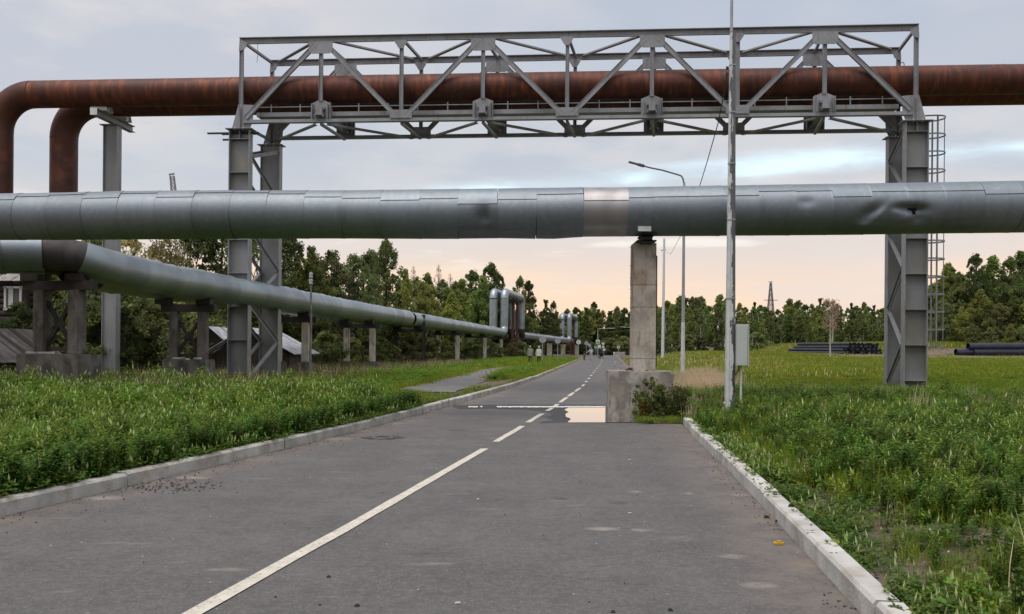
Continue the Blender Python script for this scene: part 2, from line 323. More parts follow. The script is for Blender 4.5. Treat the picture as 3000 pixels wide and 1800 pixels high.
# ------------------------------------------------------------------ road
def asphalt():
    m, nt, bs = new_mat('asphalt'); N = nt.nodes.new; L = nt.links.new
    bs.inputs['Roughness'].default_value = .82; bs.inputs['Specular IOR Level'].default_value = .4
    tc = N('ShaderNodeTexCoord'); mp = N('ShaderNodeMapping'); L(tc.outputs['Object'], mp.inputs[0])
    def noise(s, d=5, rough=.5, st=None):
        n = N('ShaderNodeTexNoise'); n.inputs['Scale'].default_value = s; n.inputs['Detail'].default_value = d; n.inputs['Roughness'].default_value = rough
        if st:
            q = N('ShaderNodeMapping'); q.inputs['Scale'].default_value = st; L(tc.outputs['Object'], q.inputs[0]); L(q.outputs[0], n.inputs['Vector'])
        else: L(mp.outputs[0], n.inputs['Vector'])
        return n.outputs['Fac']
    def rng_(f, a, b, c=0, d=1):
        r = N('ShaderNodeMapRange'); r.inputs[1].default_value = a; r.inputs[2].default_value = b; r.inputs[3].default_value = c; r.inputs[4].default_value = d; L(f, r.inputs[0]); return r.outputs[0]
    def mix(f, a, b):
        n = N('ShaderNodeMix'); n.data_type = 'RGBA'
        for s, v in ((n.inputs[0], f), (n.inputs[6], a), (n.inputs[7], b)):
            if isinstance(v, (int, float)): s.default_value = v
            elif isinstance(v, tuple): s.default_value = (*v, 1)
            else: L(v, s)
        return n.outputs[2]
    def mul(a, b):
        n = N('ShaderNodeMath'); n.operation = 'MULTIPLY'; L(a, n.inputs[0])
        if isinstance(b, float): n.inputs[1].default_value = b
        else: L(b, n.inputs[1])
        return n.outputs[0]
    c = mix(rng_(noise(.9, 9, .68), .34, .66), (.084, .079, .081), (.150, .141, .138))
    c = mix(rng_(noise(.55, 5, .55, (2.2, .25, 1)), .50, .72, 0, .6), c, (.078, .073, .075))
    c = mix(rng_(noise(85, 3, .7), .42, .62, 0, .8), c, (.058, .055, .056))
    c = mix(rng_(noise(48, 2, .6), .58, .68, 0, .7), c, (.25, .23, .215))
    c = mix(rng_(noise(7, 3, .5), .70, .78, 0, .6), c, (.20, .175, .15))
    # dry dusty marks across the right lane
    c = mix(rng_(noise(1.5, 4, .5, (.75, 3.2, 1)), .665, .72, 0, .55), c, (.27, .235, .20))
    c = mix(rng_(noise(16, 6, .75), .44, .66, 0, .55), c, (.175, .165, .160))
    c = mix(rng_(noise(5, 7, .7), .50, .68, 0, .55), c, (.070, .066, .068))
    at = N('ShaderNodeAttribute'); at.attribute_name = 'edge'
    d = mul(rng_(at.outputs['Fac'], .0, 1.0), rng_(noise(2.2, 8, .65), .36, .62))
    c = mix(d, c, (.20, .165, .135))
    sx = N('ShaderNodeSeparateXYZ'); L(tc.outputs['Object'], sx.inputs[0]); wob = noise(5, 5, .7)
    def blot(px, py, wpx, hpx, col, k):
        nonlocal c
        g = G(px, py); rx_ = wpx/F*g.y/2; ry_ = abs(G(px, py-hpx/2).y-G(px, py+hpx/2).y)/2
        def ax(o, c0, r):
            a = N('ShaderNodeMath'); a.operation = 'SUBTRACT'; L(o, a.inputs[0]); a.inputs[1].default_value = c0
            d_ = N('ShaderNodeMath'); d_.operation = 'DIVIDE'; L(a.outputs[0], d_.inputs[0]); d_.inputs[1].default_value = r
            return mul(d_.outputs[0], d_.outputs[0])
        q = N('ShaderNodeMath'); q.operation = 'ADD'; L(ax(sx.outputs[0], g.x, rx_), q.inputs[0]); L(ax(sx.outputs[1], g.y, ry_), q.inputs[1])
        m_ = N('ShaderNodeMapRange'); m_.inputs[1].default_value = 1.3; m_.inputs[2].default_value = .1; m_.inputs[3].default_value = 0; m_.inputs[4].default_value = 1; L(q.outputs[0], m_.inputs[0])
        f_ = mul(mul(m_.outputs[0], rng_(wob, .30, .60)), k); c = mix(f_, c, col)
    pale = (.30, .265, .235); dk = (.040, .039, .040)
    for px, py, w_, h_, col, k in ((1765, 1550, 100, 12, pale, .9), (1880, 1553, 70, 10, pale, .8), (1862, 1441, 46, 7, pale, .9), (2012, 1446, 46, 7, pale, .9), (2170, 1451, 60, 6, pale, .8), (2146, 1630, 90, 14, pale, .9), (2222, 1715, 110, 20, pale, .8), (1990, 1578, 120, 16, pale, .35), (1646, 1462, 50, 7, dk, .9), (1812, 1474, 60, 10, dk, .9), (1780, 1428, 60, 5, dk, .7), (1600, 1582, 32, 9, dk, .9), (1300, 1625, 200, 20, dk, .35), (1110, 1262, 90, 5, (.16, .11, .09), .6), (1420, 1258, 90, 4, (.14, .10, .085), .7), (300, 1460, 130, 14, pale, .8), (560, 1400, 120, 10, pale, .7), (960, 1285, 140, 10, (.26, .21, .17), .9), (1340, 1262, 60, 6, dk, .5), (1600, 1238, 70, 8, dk, .5), (700, 1560, 160, 20, dk, .3), (1900, 1700, 300, 30, dk, .35), (1150, 1240, 90, 6, pale, .6), (1440, 1160, 100, 5, (.22, .17, .14), .8)):
        blot(px, py, w_, h_, col, k)
    L(c, bs.inputs['Base Color'])
    b = N('ShaderNodeBump'); b.inputs['Strength'].default_value = .5; b.inputs['Distance'].default_value = .006; L(noise(110, 3, .6), b.inputs['Height']); L(b.outputs[0], bs.inputs['Normal'])
    return m
M['asphalt'] = asphalt()
def road():
    ys = list(np.arange(-30, 0, 5))+list(np.arange(0, 40, .5))+list(np.arange(40, ROAD_END+1, 3)); vs = []; ed = []
    for Y in ys:
        l, r = XL(Y), XR(Y)
        for t in (0, .12, .35, .8, None, -.8, -.35, -.12, -0.0001):
            x = (l+r)/2 if t is None else (l+t if t >= 0 and t != -0.0001 else r+t)
            vs.append((x, Y, 0.0)); dd = min(x-l, r-x); ed.append(max(0, 1-dd/.8)**1.3)
    n = 9; fs = [(i*n+k, i*n+k+1, (i+1)*n+k+1, (i+1)*n+k) for i in range(len(ys)-1) for k in range(n-1)]
    me = fastmesh('road', vs, fs, [M['asphalt']]); a = me.attributes.new('edge', 'FLOAT', 'POINT'); a.data.foreach_set('value', np.array(ed, dtype=np.float32))
    o = bpy.data.objects.new('road', me); COL.objects.link(o); tag(o, kind='structure')
    # crossing road at the far end
    mb = MB(); y0 = ROAD_END-2; mb.add([(-60, y0, .01), (120, y0-6, .01), (120, y0+6, .01), (-60, y0+10, .01)], [(0, 1, 2, 3)])
    tag(obj('cross_road', mb, 'asphalt'), kind='structure')
    return o
ROAD = road()
# centre line: the long solid stripe and every dash is its own painted mark
cl_px = [(566, 1800), (886, 1620), (1000, 1558), (1420, 1316), (1475, 1282), (1506, 1265), (1567, 1226), (1623, 1193), (1650, 1173), (1706, 1133), (1760, 1119.2-57), (1770, 1057)]
CLW = [G(*p) for p in cl_px[:10]]+[Vector((G(1760, 1066).x, G(1760, 1066).y, 0))]
cy = [p.y for p in CLW]; cx = [p.x for p in CLW]
cs = (cx[1]-cx[0])/(cy[1]-cy[0]); cy = [-6]+cy+[200]; cx = [cx[0]-(cy[1]+6)*cs]+cx+[cx[-1]+(200-cy[-2])*.106]
def XC(Y): return float(np.interp(Y, cy, cx))
def mark(Y0, Y1, w=.12, name='painted_line', label=None):
    n = max(2, int((Y1-Y0)/.7)); mb = MB(); vs = []
    for i in range(n+1):
        Y = Y0+(Y1-Y0)*i/n; x = XC(Y); j = .004*math.sin(Y*5)
        vs += [(x-w/2-j, Y, .008), (x+w/2+j, Y, .008)]
    mb.add(vs, [(2*i, 2*i+1, 2*i+3, 2*i+2) for i in range(n)])
    o = obj(name, mb, 'paint', ROAD, fixn=False)
    if label: o['label'] = label
gy = lambda px, py: G(px, py).y
mark(-5, gy(1420, 1316), label='long solid cream centre line')
dash_rows = [(1296, 1249, 1490), (1239, 1213, 1567), (1205, 1185, 1620), (1180, 1165, 1650), (1162, 1151, 1673), (1148, 1137, 1687), (1133, 1127, 1725)]
for a, b, px in dash_rows: mark(gy(px, a), gy(px, b), name='road_dash')
for py in (1119.2, 1109.5, 1101, 1093, 1086.5, 1080.5, 1075.5, 1071, 1067.5, 1064):
    Y = gy(1750, py); mark(Y-.7, Y+.7, name='road_dash')
Y = gy(1750, 1064)
for i in range(9): mark(Y+(i+1)*6.5, Y+(i+1)*6.5+1.5, name='road_dash')
# ------------------------------------------------------------------ kerbs made of stones
def kerb(name, XF, y0, y1, side, label, far_from=60):
    root = bpy.data.objects.new(name, None); COL.objects.link(root); tag(root, kind='structure')
    Y = y0; k = 0; r = random.Random(3)
    while Y < y1:
        X0 = XF(Y); 
        dx = XF(Y+.5)-XF(Y); st = .995*.5/math.hypot(dx, .5); L_ = 1.0 if Y < far_from else 2.0
        Y2 = Y+st*2*L_*.985; X1 = XF(Y2)
        a = Vector((X0, Y+.008, 0)); b = Vector((X1, Y2-.008, 0)); d = (b-a).normalized(); nrm = Vector((d.y, -d.x, 0))*side
        h = .155+r.uniform(-.012, .010); j = r.uniform(-.010, .014); w = .15
        prof = [(0, -.1), (0, h-.025), (.02, h), (w, h), (w, -.1)]
        mb = MB(); vs = []
        for p in (a, b):
            hh = r.uniform(-.004, .004)
            for q, z in prof: vs.append(p+nrm*(q+j)+Vector((0, 0, z+(hh if z > 0 else 0))))
        mb.add(vs, [(0, 1, 2, 3, 4), (9, 8, 7, 6, 5)]+[(i, (i+1) % 5, 5+(i+1) % 5, 5+i) for i in range(5)])
        obj('kerb_stone', mb, 'kerb' if Y < 26 else 'kerb_far', root)
        Y = Y2+.006; k += 1
    return root
kerb('kerb', XL, 4.2, 135, -1, '')
kerb('kerb', XR, 3.2, RK[-1].y+.3, 1, '')
# ------------------------------------------------------------------ puddle
def puddle():
    wm, nt, bs = new_mat('still_water'); bs.inputs['Base Color'].default_value = (.03, .028, .024, 1); bs.inputs['Roughness'].default_value = .015; bs.inputs['IOR'].default_value = 1.38
    bs.inputs['Coat Weight'].default_value = 1.0; bs.inputs['Coat Roughness'].default_value = .01; bs.inputs['Coat IOR'].default_value = 2.2
    pts = [(2010, 1238), (1664, 1238), (1672, 1228), (1658, 1219), (1666, 1208), (1655, 1199), (1668, 1193), (1800, 1193), (1990, 1193)]
    P = []
    for i in range(len(pts)):
        a, b = pts[i], pts[(i+1) % len(pts)]
        P.append(G(a[0], a[1], .0135))
        if i >= 1:
            for t in (.33, .66):
                q = (a[0]+(b[0]-a[0])*t+random.uniform(-5, 5), a[1]+(b[1]-a[1])*t+random.uniform(-.5, .5)); P.append(G(q[0], q[1], .0135))
    mb = MB(); mb.add(P, [tuple(range(len(P)))]); o = obj('puddle', mb, wm, fixn=False)
    if o.data.polygons[0].normal.z < 0: o.data.flip_normals()
    tag(o, 'shallow puddle mirroring the peach sky beside the concrete block', 'puddle')
    dm = mat('wet_asphalt', (.022, .021, .022), .55, 0, (.04, .038, .038), 8, 6, spec=.25)
    pts = [(1664, 1238), (1580, 1238.5), (1625, 1230), (1590, 1222), (1630, 1214), (1600, 1207), (1540, 1200), (1440, 1197), (1345, 1198), (1330, 1187), (1500, 1184.5), (1780, 1186), (1790, 1230)]
    P = []
    for i in range(len(pts)):
        a, b = pts[i], pts[(i+1) % len(pts)]; P.append(G(a[0], a[1], .004))
        for t in (.25, .5, .75): P.append(G(a[0]+(b[0]-a[0])*t+random.uniform(-9, 9), a[1]+(b[1]-a[1])*t+random.uniform(-1, 1), .004))
    mb = MB(); mb.add(P, [tuple(range(len(P)))]); o = obj('wet_patch', mb, dm, ROAD, fixn=False)
    if o.data.polygons[0].normal.z < 0: o.data.flip_normals()
puddle()
def cross_line():
    mb = MB(); n = 60
    for i in range(n):
        x0, x1 = 1372+i*(1788-1372)/n, 1372+(i+1)*(1788-1372)/n
        if i < 12 and random.random() < .35: continue
        t0, t1 = 1190.2+random.uniform(-.3, .3), 1193.8+random.uniform(-.5, .5)
        a, b, c, d = [G(x, y, .018) for x, y in ((x0, t1), (x1+.4, t1+.2), (x1+.4, t0+.2), (x0, t0))]
        mb.add([a, b, c, d], [(0, 1, 2, 3)])
    o = obj('painted_line', mb, 'wpaint', ROAD, fixn=False); o['label'] = 'worn white line across the road'; o['kind'] = 'stuff'
M['wpaint'] = mat('white_line_paint', (.78, .75, .70), .7, 0, (.62, .60, .56), 7, 6)
cross_line()
# footpath, left of the verge
def ribbon(name, pts, mt, z=.03, kind='structure'):
    vs = []
    yy = [p[1] for p in pts]
    for Y in np.arange(yy[0], yy[-1], 1.0):
        a = float(np.interp(Y, yy, [p[0] for p in pts])); w = float(np.interp(Y, yy, [p[2] for p in pts]))
        j = .08*math.sin(Y*2.1)+.05*math.sin(Y*5.3)
        for x in (a-w/2+j, a+w/2-j*.7): vs.append((x, Y, gz(x, Y)+z))
    n = len(vs)//2; mb = MB(); mb.add(vs, [(2*i, 2*i+1, 2*i+3, 2*i+2) for i in range(n-1)])
    return tag(obj(name, mb, mt, fixn=False), kind=kind)
PATH = [(-3.0, 29, 2.2), (-2.5, 34, 2.1), (-1.95, 45, 1.9), (-.9, 61, 1.9), (1.6, 80, 1.9), (5.2, 115, 1.9), (9, 150, 1.9)]
M['path'] = mat('dusty_path_asphalt', (.17, .16, .155), .9, 0, (.12, .112, .108), 3, 8, (.35, .65), bump=.3, bscale=40)
ribbon('path', PATH, 'path', .035)
ribbon('bare_soil', [(-3.3, 21.5, .5), (-2.2, 24, 1.5), (-2.0, 28, 3.4), (-1.3, 34, 1.8), (-.4, 40, .8), (.6, 47, .3)], 'soil', .015)
# ------------------------------------------------------------------ big truss bridge
YL_, YR_ = 34.0, 32.0
def onplane(px, py, PL, PR):    # intersect the vertical plane through PL,PR with the sight direction of px,py -> X,Y
    a, b = ray(px, py); d = PR-PL
    Yv = (PL.x*d.y/d.x-PL.y)/(a*d.y/d.x-1); return a*Yv, Yv
NL, NR = W(705, 230, YL_), W(2688, 230, YR_)
FL, FR = W(797, 250, 36.64), W(2634, 250, 34.48)
NX = [707, 940, 1176, 1415, 1662, 1910, 2161, 2416, 2684]
FX = [797, 1013, 1234, 1457, 1685, 1916, 2150, 2386, 2632]
ZT, ZB = 13.38, 10.19
nearN = [Vector((*onplane(px, 230, NL, NR), 0)) for px in NX]
farN = [Vector((*onplane(px, 250, FL, FR), 0)) for px in FX]
br = thing('pipe_bridge', 'grey steel truss bridge carrying two rusty pipes high over the road', 'pipe bridge', (nearN[4].x, nearN[4].y+1.2, .2))
U = Vector((0, 0, 1)); AX = (nearN[-1]-nearN[0]).normalized(); NRM = Vector((-AX.y, AX.x, 0))
def at(p, z, w=0): return Vector((p.x, p.y, z))+NRM*w
def ext(p, d): return p+AX*d
def truss(nodes, face):
    e0, e1 = ext(nodes[0], -.05), ext(nodes[-1], .05)
    mb = MB(); mb.beam(at(e0, ZT-.12), at(e1, ZT-.12), .012, .2); mb.beam(at(e0, ZT-.012), at(e1, ZT-.012), .24, .022)
    mb.beam(at(e0, ZT-.215), at(e1, ZT-.215), .10, .016); obj('top_chord', mb, 'steel', br)
    mb = MB(); mb.beam(at(ext(nodes[0], .12), ZB), at(ext(nodes[-1], -.12), ZB), .02, .13); mb.beam(at(ext(nodes[0], .12), ZB-.07), at(ext(nodes[-1], -.12), ZB-.07), .22, .018)
    obj('bottom_chord', mb, 'steel', br)
    for i, p in enumerate(nodes):
        z0 = ZB+.06 if i % 2 == 0 else ZB+.75
        mb = MB(); mb.beam(at(p, z0, .02), at(p, ZT-.22, .02), .13, .012, up=NRM)
        for s in (-1, 1): mb.beam(at(p, z0, .02)+AX*(s*.065), at(p, ZT-.22, .02)+AX*(s*.065), .012, .12, up=NRM)
        obj('vertical_post', mb, 'steel', br)
    for i in range(8):
        a, b = nodes[i], nodes[i+1]
        if i % 2 == 0: p0, p1 = at(ext(a, .18), ZB+.12, -.03), at(ext(b, -.16), ZT-.25, -.03)
        else: p0, p1 = at(ext(a, .16), ZT-.25, -.03), at(ext(b, -.18), ZB+.12, -.03)
        d = (p1-p0).normalized(); n2 = NRM.cross(d).normalized()
        mb = MB(); mb.beam(p0, p1, .015, .16, up=n2)
        lo = n2 if n2.z > 0 else -n2
        for s in (-1, 1): mb.beam(p0+n2*(s*.08)+NRM*.02, p1+n2*(s*.08)+NRM*.02, .11, .014, up=n2)
        obj('diagonal_brace', mb, 'steel', br)
    for i, p in enumerate(nodes):
        mb = MB()
        if i % 2 == 1:
            w = .46; t, b_ = ZT-.2, ZT-.66
            mb.plate([at(ext(p, -w), t, -.05), at(ext(p, w), t, -.05), at(ext(p, w), b_+.08, -.05), at(ext(p, w*.75), b_, -.05), at(ext(p, -w*.75), b_, -.05), at(ext(p, -w), b_+.08, -.05)], NRM, .018)
            obj('gusset_plate', mb, 'steel', br)
            # house-shaped bearing bracket with cross beam end
            z0, z1, z2 = ZB+.07, ZB+.66, ZB+.83; w = .39
            mb = MB(); mb.plate([at(ext(p, -w), z0, .06), at(ext(p, w), z0, .06), at(ext(p, w), z1, .06), at(p, z2, .06), at(ext(p, -w), z1, .06)], NRM, .02)
            for s in (-1, 1): mb.beam(at(ext(p, s*.30), z0+.003, -.05), at(ext(p, s*.30), z1-.04, -.05), .02, .2, up=NRM)
            mb.beam(at(ext(p, w-.01), z0, .02), at(ext(p, w-.01), z1, .02), .02, .14, up=NRM)
            obj('bearing_bracket', mb, 'steel', br)
            mb = MB(); c = at(p, ZB+.33, -.12); mb.box(c, (.24, .22, .30), math.atan2(AX.y, AX.x)); mb.box(c-Vector((0, 0, .165)), (.38, .30, .022), math.atan2(AX.y, AX.x))
            mb.box(at(p, ZB+.45, -.02), (.36, .16, .10), math.atan2(AX.y, AX.x)); obj('bearing_shoe', mb, 'steel', br)
            for s in (-.15, .15): mb = MB(); mb.tube([at(ext(p, s), ZB+.10, -.2), at(ext(p, s), ZB+.19, -.2)], .018, 6, sm=False); obj('bolt', mb, 'bolt', br)
        elif 0 < i < 8:
            mb.plate([at(ext(p, -.30), ZT-.2, -.05), at(ext(p, .20), ZT-.2, -.05), at(ext(p, .20), ZT-.3, -.05), at(ext(p, .06), ZT-.52, -.05), at(ext(p, -.10), ZT-.52, -.05)], NRM, .018)
            obj('gusset_plate', mb, 'steel', br); mb = MB()
            mb.plate([at(ext(p, -.42), ZB+.05, -.05), at(ext(p, .42), ZB+.05, -.05), at(ext(p, .42), ZB+.36, -.05), at(ext(p, -.42), ZB+.36, -.05)], NRM, .018)
            obj('gusset_plate', mb, 'steel', br)
        else:
            s = 1 if i == 0 else -1
            mb.plate([at(ext(p, -.05*s), ZT-.02, -.06), at(ext(p, .25*s), ZT-.2, -.06), at(ext(p, .18*s), ZT-.4, -.06), at(ext(p, 0), ZT-.5, -.06), at(ext(p, -.08*s), ZT-.5, -.06)], NRM, .018)
            obj('gusset_plate', mb, 'steel', br)
truss(nearN, 1); truss(farN, 1)
for zz, off, hh in ((ZT-.1, 0, .09), (ZB-.12, 0, .09)):
    for i in range(9):
        mb = MB(); mb.beam(at(nearN[i], zz, .1), at(farN[i], zz, -.1), .10, hh); obj('cross_strut', mb, 'steel', br)
    for i in (1, 3, 5, 7):
        for j in (i-1, i+1):
            a = at(nearN[i], zz-.02, .12)+AX*(.22 if j > i else -.22); b = at(farN[j], zz-.02, -.1)+AX*(.3 if j < i else -.3)
            mb = MB(); mb.beam(a, b, .15, .012); mb.beam(a+U*.04-NRM*0, b+U*.04, .012, .09); obj('plan_brace', mb, 'steel', br)
for i in (1, 3, 5, 7):
    mb = MB(); a, b = at(nearN[i], ZB+.33, -.02), at(farN[i], ZB+.33, .1)
    mb.beam(a, b, .012, .34); mb.beam(a+U*.17, b+U*.17, .2, .018); mb.beam(a-U*.17, b-U*.17, .2, .018); obj('cross_beam', mb, 'steel', br)
# walkway rail and stringer beside the near pipe
a, b = at(ext(nearN[0], .5), 0, .32), at(ext(nearN[-1], -.5), 0, .32)
mb = MB(); mb.beam(a+U*(ZB+.33), b+U*(ZB+.33), .06, .16); obj('walkway_stringer', mb, 'steel', br)
mb = MB(); mb.beam(a+U*(ZB+.62), b+U*(ZB+.62), .03, .035); obj('walkway_rail', mb, 'steel', br)
for i in range(21):
    p = a.lerp(b, (i+.5)/21); mb = MB(); mb.beam(p+U*(ZB+.42), p+U*(ZB+.72), .04, .04); obj('walkway_post', mb, 'steel', br)
mb = MB(); mb.beam(at(ext(nearN[0], .5), ZB+.28, .9), at(ext(nearN[-1], -.5), ZB+.28, .9), 1.0, .03); obj('walkway_deck', mb, 'steel', br)
# columns
AZ = math.atan2(AX.y, AX.x); CT = 9.86
def column(p, stiff, root, top=CT, zg=0.05, w=.78, d=.36, name='column'):
    mb = MB(); wy = .05 if stiff else -.10
    mb.box(at(p, (top+zg)/2, wy), (w-.03, .016, top-zg), AZ)
    obj('column_web' if name == 'column' else name+'_web', mb, 'steel_web', root)
    for s in (-1, 1):
        mb = MB(); mb.box(at(ext(p, s*(w/2)), (top+zg)/2, 0), (.03, d, top-zg), AZ); obj('column_flange', mb, 'steel', root)
    if stiff:
        z = top-.36; mb = MB(); mb.box(at(p, top-.18, -.06), (.018, .2, .34), AZ); obj('stiffener', mb, 'steel', root)
        while z > zg+.3:
            mb = MB(); mb.box(at(p, z, -.06), (w-.036, .20, .018), AZ); obj('stiffener', mb, 'steel', root); z -= 1.28
    mb = MB(); mb.box(at(p, top+.012, 0), (w+.26, d+.2, .024), AZ); obj('cap_plate', mb, 'steel', root)
    mb = MB(); mb.box(at(p, zg+.03, 0), (w+.3, d+.25, .04), AZ); obj('base_plate', mb, 'steel', root)
def bearing(p, s):     # s: +1 left end, -1 right end
    mb = MB(); z0 = CT+.025
    mb.plate([at(ext(p, -.36*s), z0, 0), at(ext(p, .33*s), z0, 0), at(ext(p, .46*s), ZB-.02, 0), at(ext(p, .50*s), ZB+.62, 0), at(ext(p, -.1*s), ZB+.66, 0)], NRM, .03)
    obj('bearing_gusset', mb, 'steel', br)
    mb = MB(); mb.plate([at(p, z0, -.17), at(p, z0, .17), at(p, ZB+.55, .09), at(p, ZB+.55, -.09)], AX, .022); obj('bearing_fin', mb, 'steel', br)
    for q in (-.16, .16): mb = MB(); mb.tube([at(ext(p, q), z0-.06, -.2), at(ext(p, q), z0+.05, -.2)], .022, 6, sm=False); obj('bolt', mb, 'bolt', br)
for p, st, s in ((nearN[0], 1, 1), (farN[0], 0, 1), (nearN[-1], 1, -1), (farN[-1], 0, -1)):
    column(p, st, br, zg=gz(p.x, p.y)-.05); bearing(p, s)
def vbrace(pn, pf, first_up):
    for sx in (-.36, .36):
        z = .35; k = first_up
        while z < CT-.5:
            z2 = min(z+1.36, CT-.3)
            a, b = (at(ext(pn, sx), z, .16), at(ext(pf, sx), z2, -.16)) if k else (at(ext(pf, sx), z, -.16), at(ext(pn, sx), z2, .16))
            mb = MB(); mb.beam(a, b, .012, .13); mb.beam(a+U*.065, b+U*.065, .15, .012); obj('tower_brace', mb, 'steel', br); z = z2+.06; k = 1-k
vbrace(nearN[0], farN[0], 1); vbrace(nearN[-1], farN[-1], 0)
for dz, l, dy in ((-.06, 1.35, -.1), (-.30, .7, -.05), (.0, .9, .3)):
    mb = MB(); q = at(ext(nearN[0], -.1), CT+dz-.05, dy+.1); mb.beam(q-AX*l*.9, q+AX*(l*.6), .07, .06); obj('scaffold_stub', mb, 'black', br)
# hanging wire off the top chord
mb = MB(); p = at(ext(nearN[0], .63), ZT-.22, 0); mb.tube([p, p-U*.35+AX*.01, p-U*.72-AX*.02], .011, 5); obj('hanging_rod', mb, 'steel', br)
# ladder with safety cage on the right tower
lad = thing('caged_ladder', 'grey caged ladder on the right tower of the truss bridge', 'ladder', at(farN[-1], 0))
lb = ext(farN[-1], .46)
def Lp(z, w, d): return at(ext(lb, d), z, w-1.3)
zt, zb = 10.35, 1.75
for w in (-.0, .42):
    mb = MB(); mb.beam(Lp(.4 if 0 else zb-.5, w, .02), Lp(zt-.1, w, .02), .05, .05); obj('stringer', mb, 'steel', lad)
z = zb-.3
while z < zt:
    mb = MB(); mb.tube([Lp(z, 0, .02), Lp(z, .42, .02)], .014, 6); obj('rung', mb, 'steel', lad); z += .33
for k in range(14):
    z = zb+k*(zt-zb)/13
    mb = MB(); pts = [Lp(z, -.18, .0), Lp(z, -.22, .35)]+[Lp(z, .21+.43*math.sin(t), .45+.42*math.cos(t)) for t in np.linspace(-math.pi/2, math.pi/2, 11)]+[Lp(z, .60, .0)]
    for i in range(len(pts)-1): mb.beam(pts[i], pts[i+1], .014, .055)
    obj('cage_hoop', mb, 'steel', lad)
for d, w in ((.45, -.22), (.58, .64), (.86, .21)):
    mb = MB(); mb.beam(Lp(zb, w, d), Lp(zt, w, d), .05 if d < .8 else .03, .012 if d > .8 else .05, up=NRM); obj('cage_strap', mb, 'steel', lad)
# ------------------------------------------------------------------ rusty pipes
def arc(c, a, b, r, n=12):  # from direction a to direction b around centre c
    return [c+a*(r*math.cos(t))+b*(r*math.sin(t)) for t in np.linspace(0, math.pi/2, n)]
ZP, RP = 11.53, .535
Lft = Vector((-1, 0, 0))
def rusty(off, pxleg, label, grp):
    def PL(px):   # point on the pipe axis line at pixel column px
        A, B = NL+NRM*off, NR+NRM*off; x, y = onplane(px, 480 if px < 400 else 230, A, B); return Vector((x, y, 0))
    leg = PL(pxleg); R = 1.45; t = thing('rusty_pipe', label, 'pipe', (leg.x, leg.y, 4.7), grp)
    s = Vector((leg.x, leg.y, 0))+AX*R; s.z = ZP
    far = s+AX*44; d = -AX
    L_ = (far-s).length; n = 5; cur = s
    ends = [0, 8.2, 8.25+6, 25.2, 37, L_]
    for i in range(len(ends)-1):
        mb = MB(); mb.tube([s+AX*(ends[i]+.012), s+AX*(ends[i+1]-.012)], RP+(i % 2)*.004, 64, caps=False); obj('pipe_section', mb, 'rust', t, fixn=False)
        if i: mb = MB(); mb.tube([s+AX*(ends[i]-.016), s+AX*(ends[i]+.016)], RP+.008, 64); obj('weld_seam', mb, 'rust_plain', t)
    C = s-U*R
    pts = [C+U*(R*math.cos(a))-AX*(R*math.sin(a)) for a in np.linspace(0, math.pi/2, 20)]
    mb = MB(); mb.tube(pts, RP+.004, 64, caps=False); obj('pipe_bend', mb, 'rust_plain', t, fixn=False)
    top = pts[-1]; bot = Vector((top.x, top.y, 5.2+1.2))
    mb = MB(); mb.tube([top-U*.01, bot], RP, 64, caps=False); obj('pipe_leg', mb, 'rust_plain', t, fixn=False)
    C2 = bot-Vector((1.2, 0, 0)); pts = [C2+Vector((1.2*math.cos(a), 0, -1.2*math.sin(a))) for a in np.linspace(0, math.pi/2, 14)]+[C2+Vector((-16, 0, -1.2))]
    mb = MB(); mb.tube(pts, RP, 48, caps=False); obj('pipe_return', mb, 'rust_plain', t, fixn=False)
    for k in (1, 3, 5, 7):
        q = nearN[k]+NRM*off; mb = MB(); mb.box(Vector((q.x, q.y, (ZP-RP+ZB+.5)/2+.03)), (.5, .34, ZP-RP-ZB-.42), AZ); obj('pipe_saddle', mb, 'steel', t)
    return t, PL
rp1, PL1 = rusty(.62, -5, 'nearer of two rusty pipes on the bridge, bending down at the left edge', 'rusty pipes on the truss bridge')
rp2, PL2 = rusty(2.05, 187, 'farther of two rusty pipes on the truss bridge, its bend right of the other', 'rusty pipes on the truss bridge')
mb = MB(); q = PL1(2643)+U*(ZP+RP)
mb.tube([q+AX*.07*math.cos(a)+U*(.07+.09*math.sin(a)) for a in np.linspace(-.9, math.pi+.9, 12)], .014, 6); obj('lifting_eye', mb, 'black', rp1)
# support column with a T-beam at the left
p = W(327, 700, 36.2); cp = Vector((p.x, p.y, 0))
sc = thing('pipe_support', 'grey steel column with saddle beam under the rusty pipes at left', 'pipe support', (cp.x, cp.y, .1))
column(cp, 0, sc, top=10.52, zg=.0, w=.56, d=.38)
ba, bb = W(275, 328, 34.7), W(388, 377, 37.6); zb_ = 10.72; ba.z = bb.z = zb_
mb = MB(); mb.beam(ba, bb, .03, .24); obj('saddle_beam', mb, 'steel', sc)
for s in (-1, 1): mb = MB(); mb.beam(ba+U*(s*.12), bb+U*(s*.12), .26, .022); obj('beam_flange', mb, 'steel', sc)
mb = MB(); mb.box(ba-Vector((0, .02, 0)), (.27, .02, .27)); obj('end_plate', mb, 'white', sc)
for f, pxo in ((.12, -.05), (.62, 0.0)):
    c = ba.lerp(bb, f)+U*.135; mb = MB()
    for dy in (0, .5):
        q = c+Vector((0, dy, 0)); mb.plate([q+Vector((-.36, 0, 0)), q+Vector((.34, 0, 0)), q+Vector((.27, 0, .36)), q+Vector((-.28, 0, .36))], (0, 1, 0), .03)
    mb.box(c+Vector((0, .25, .19)), (.46, .5, .33)); obj('pipe_shoe', mb, ['white'], sc)
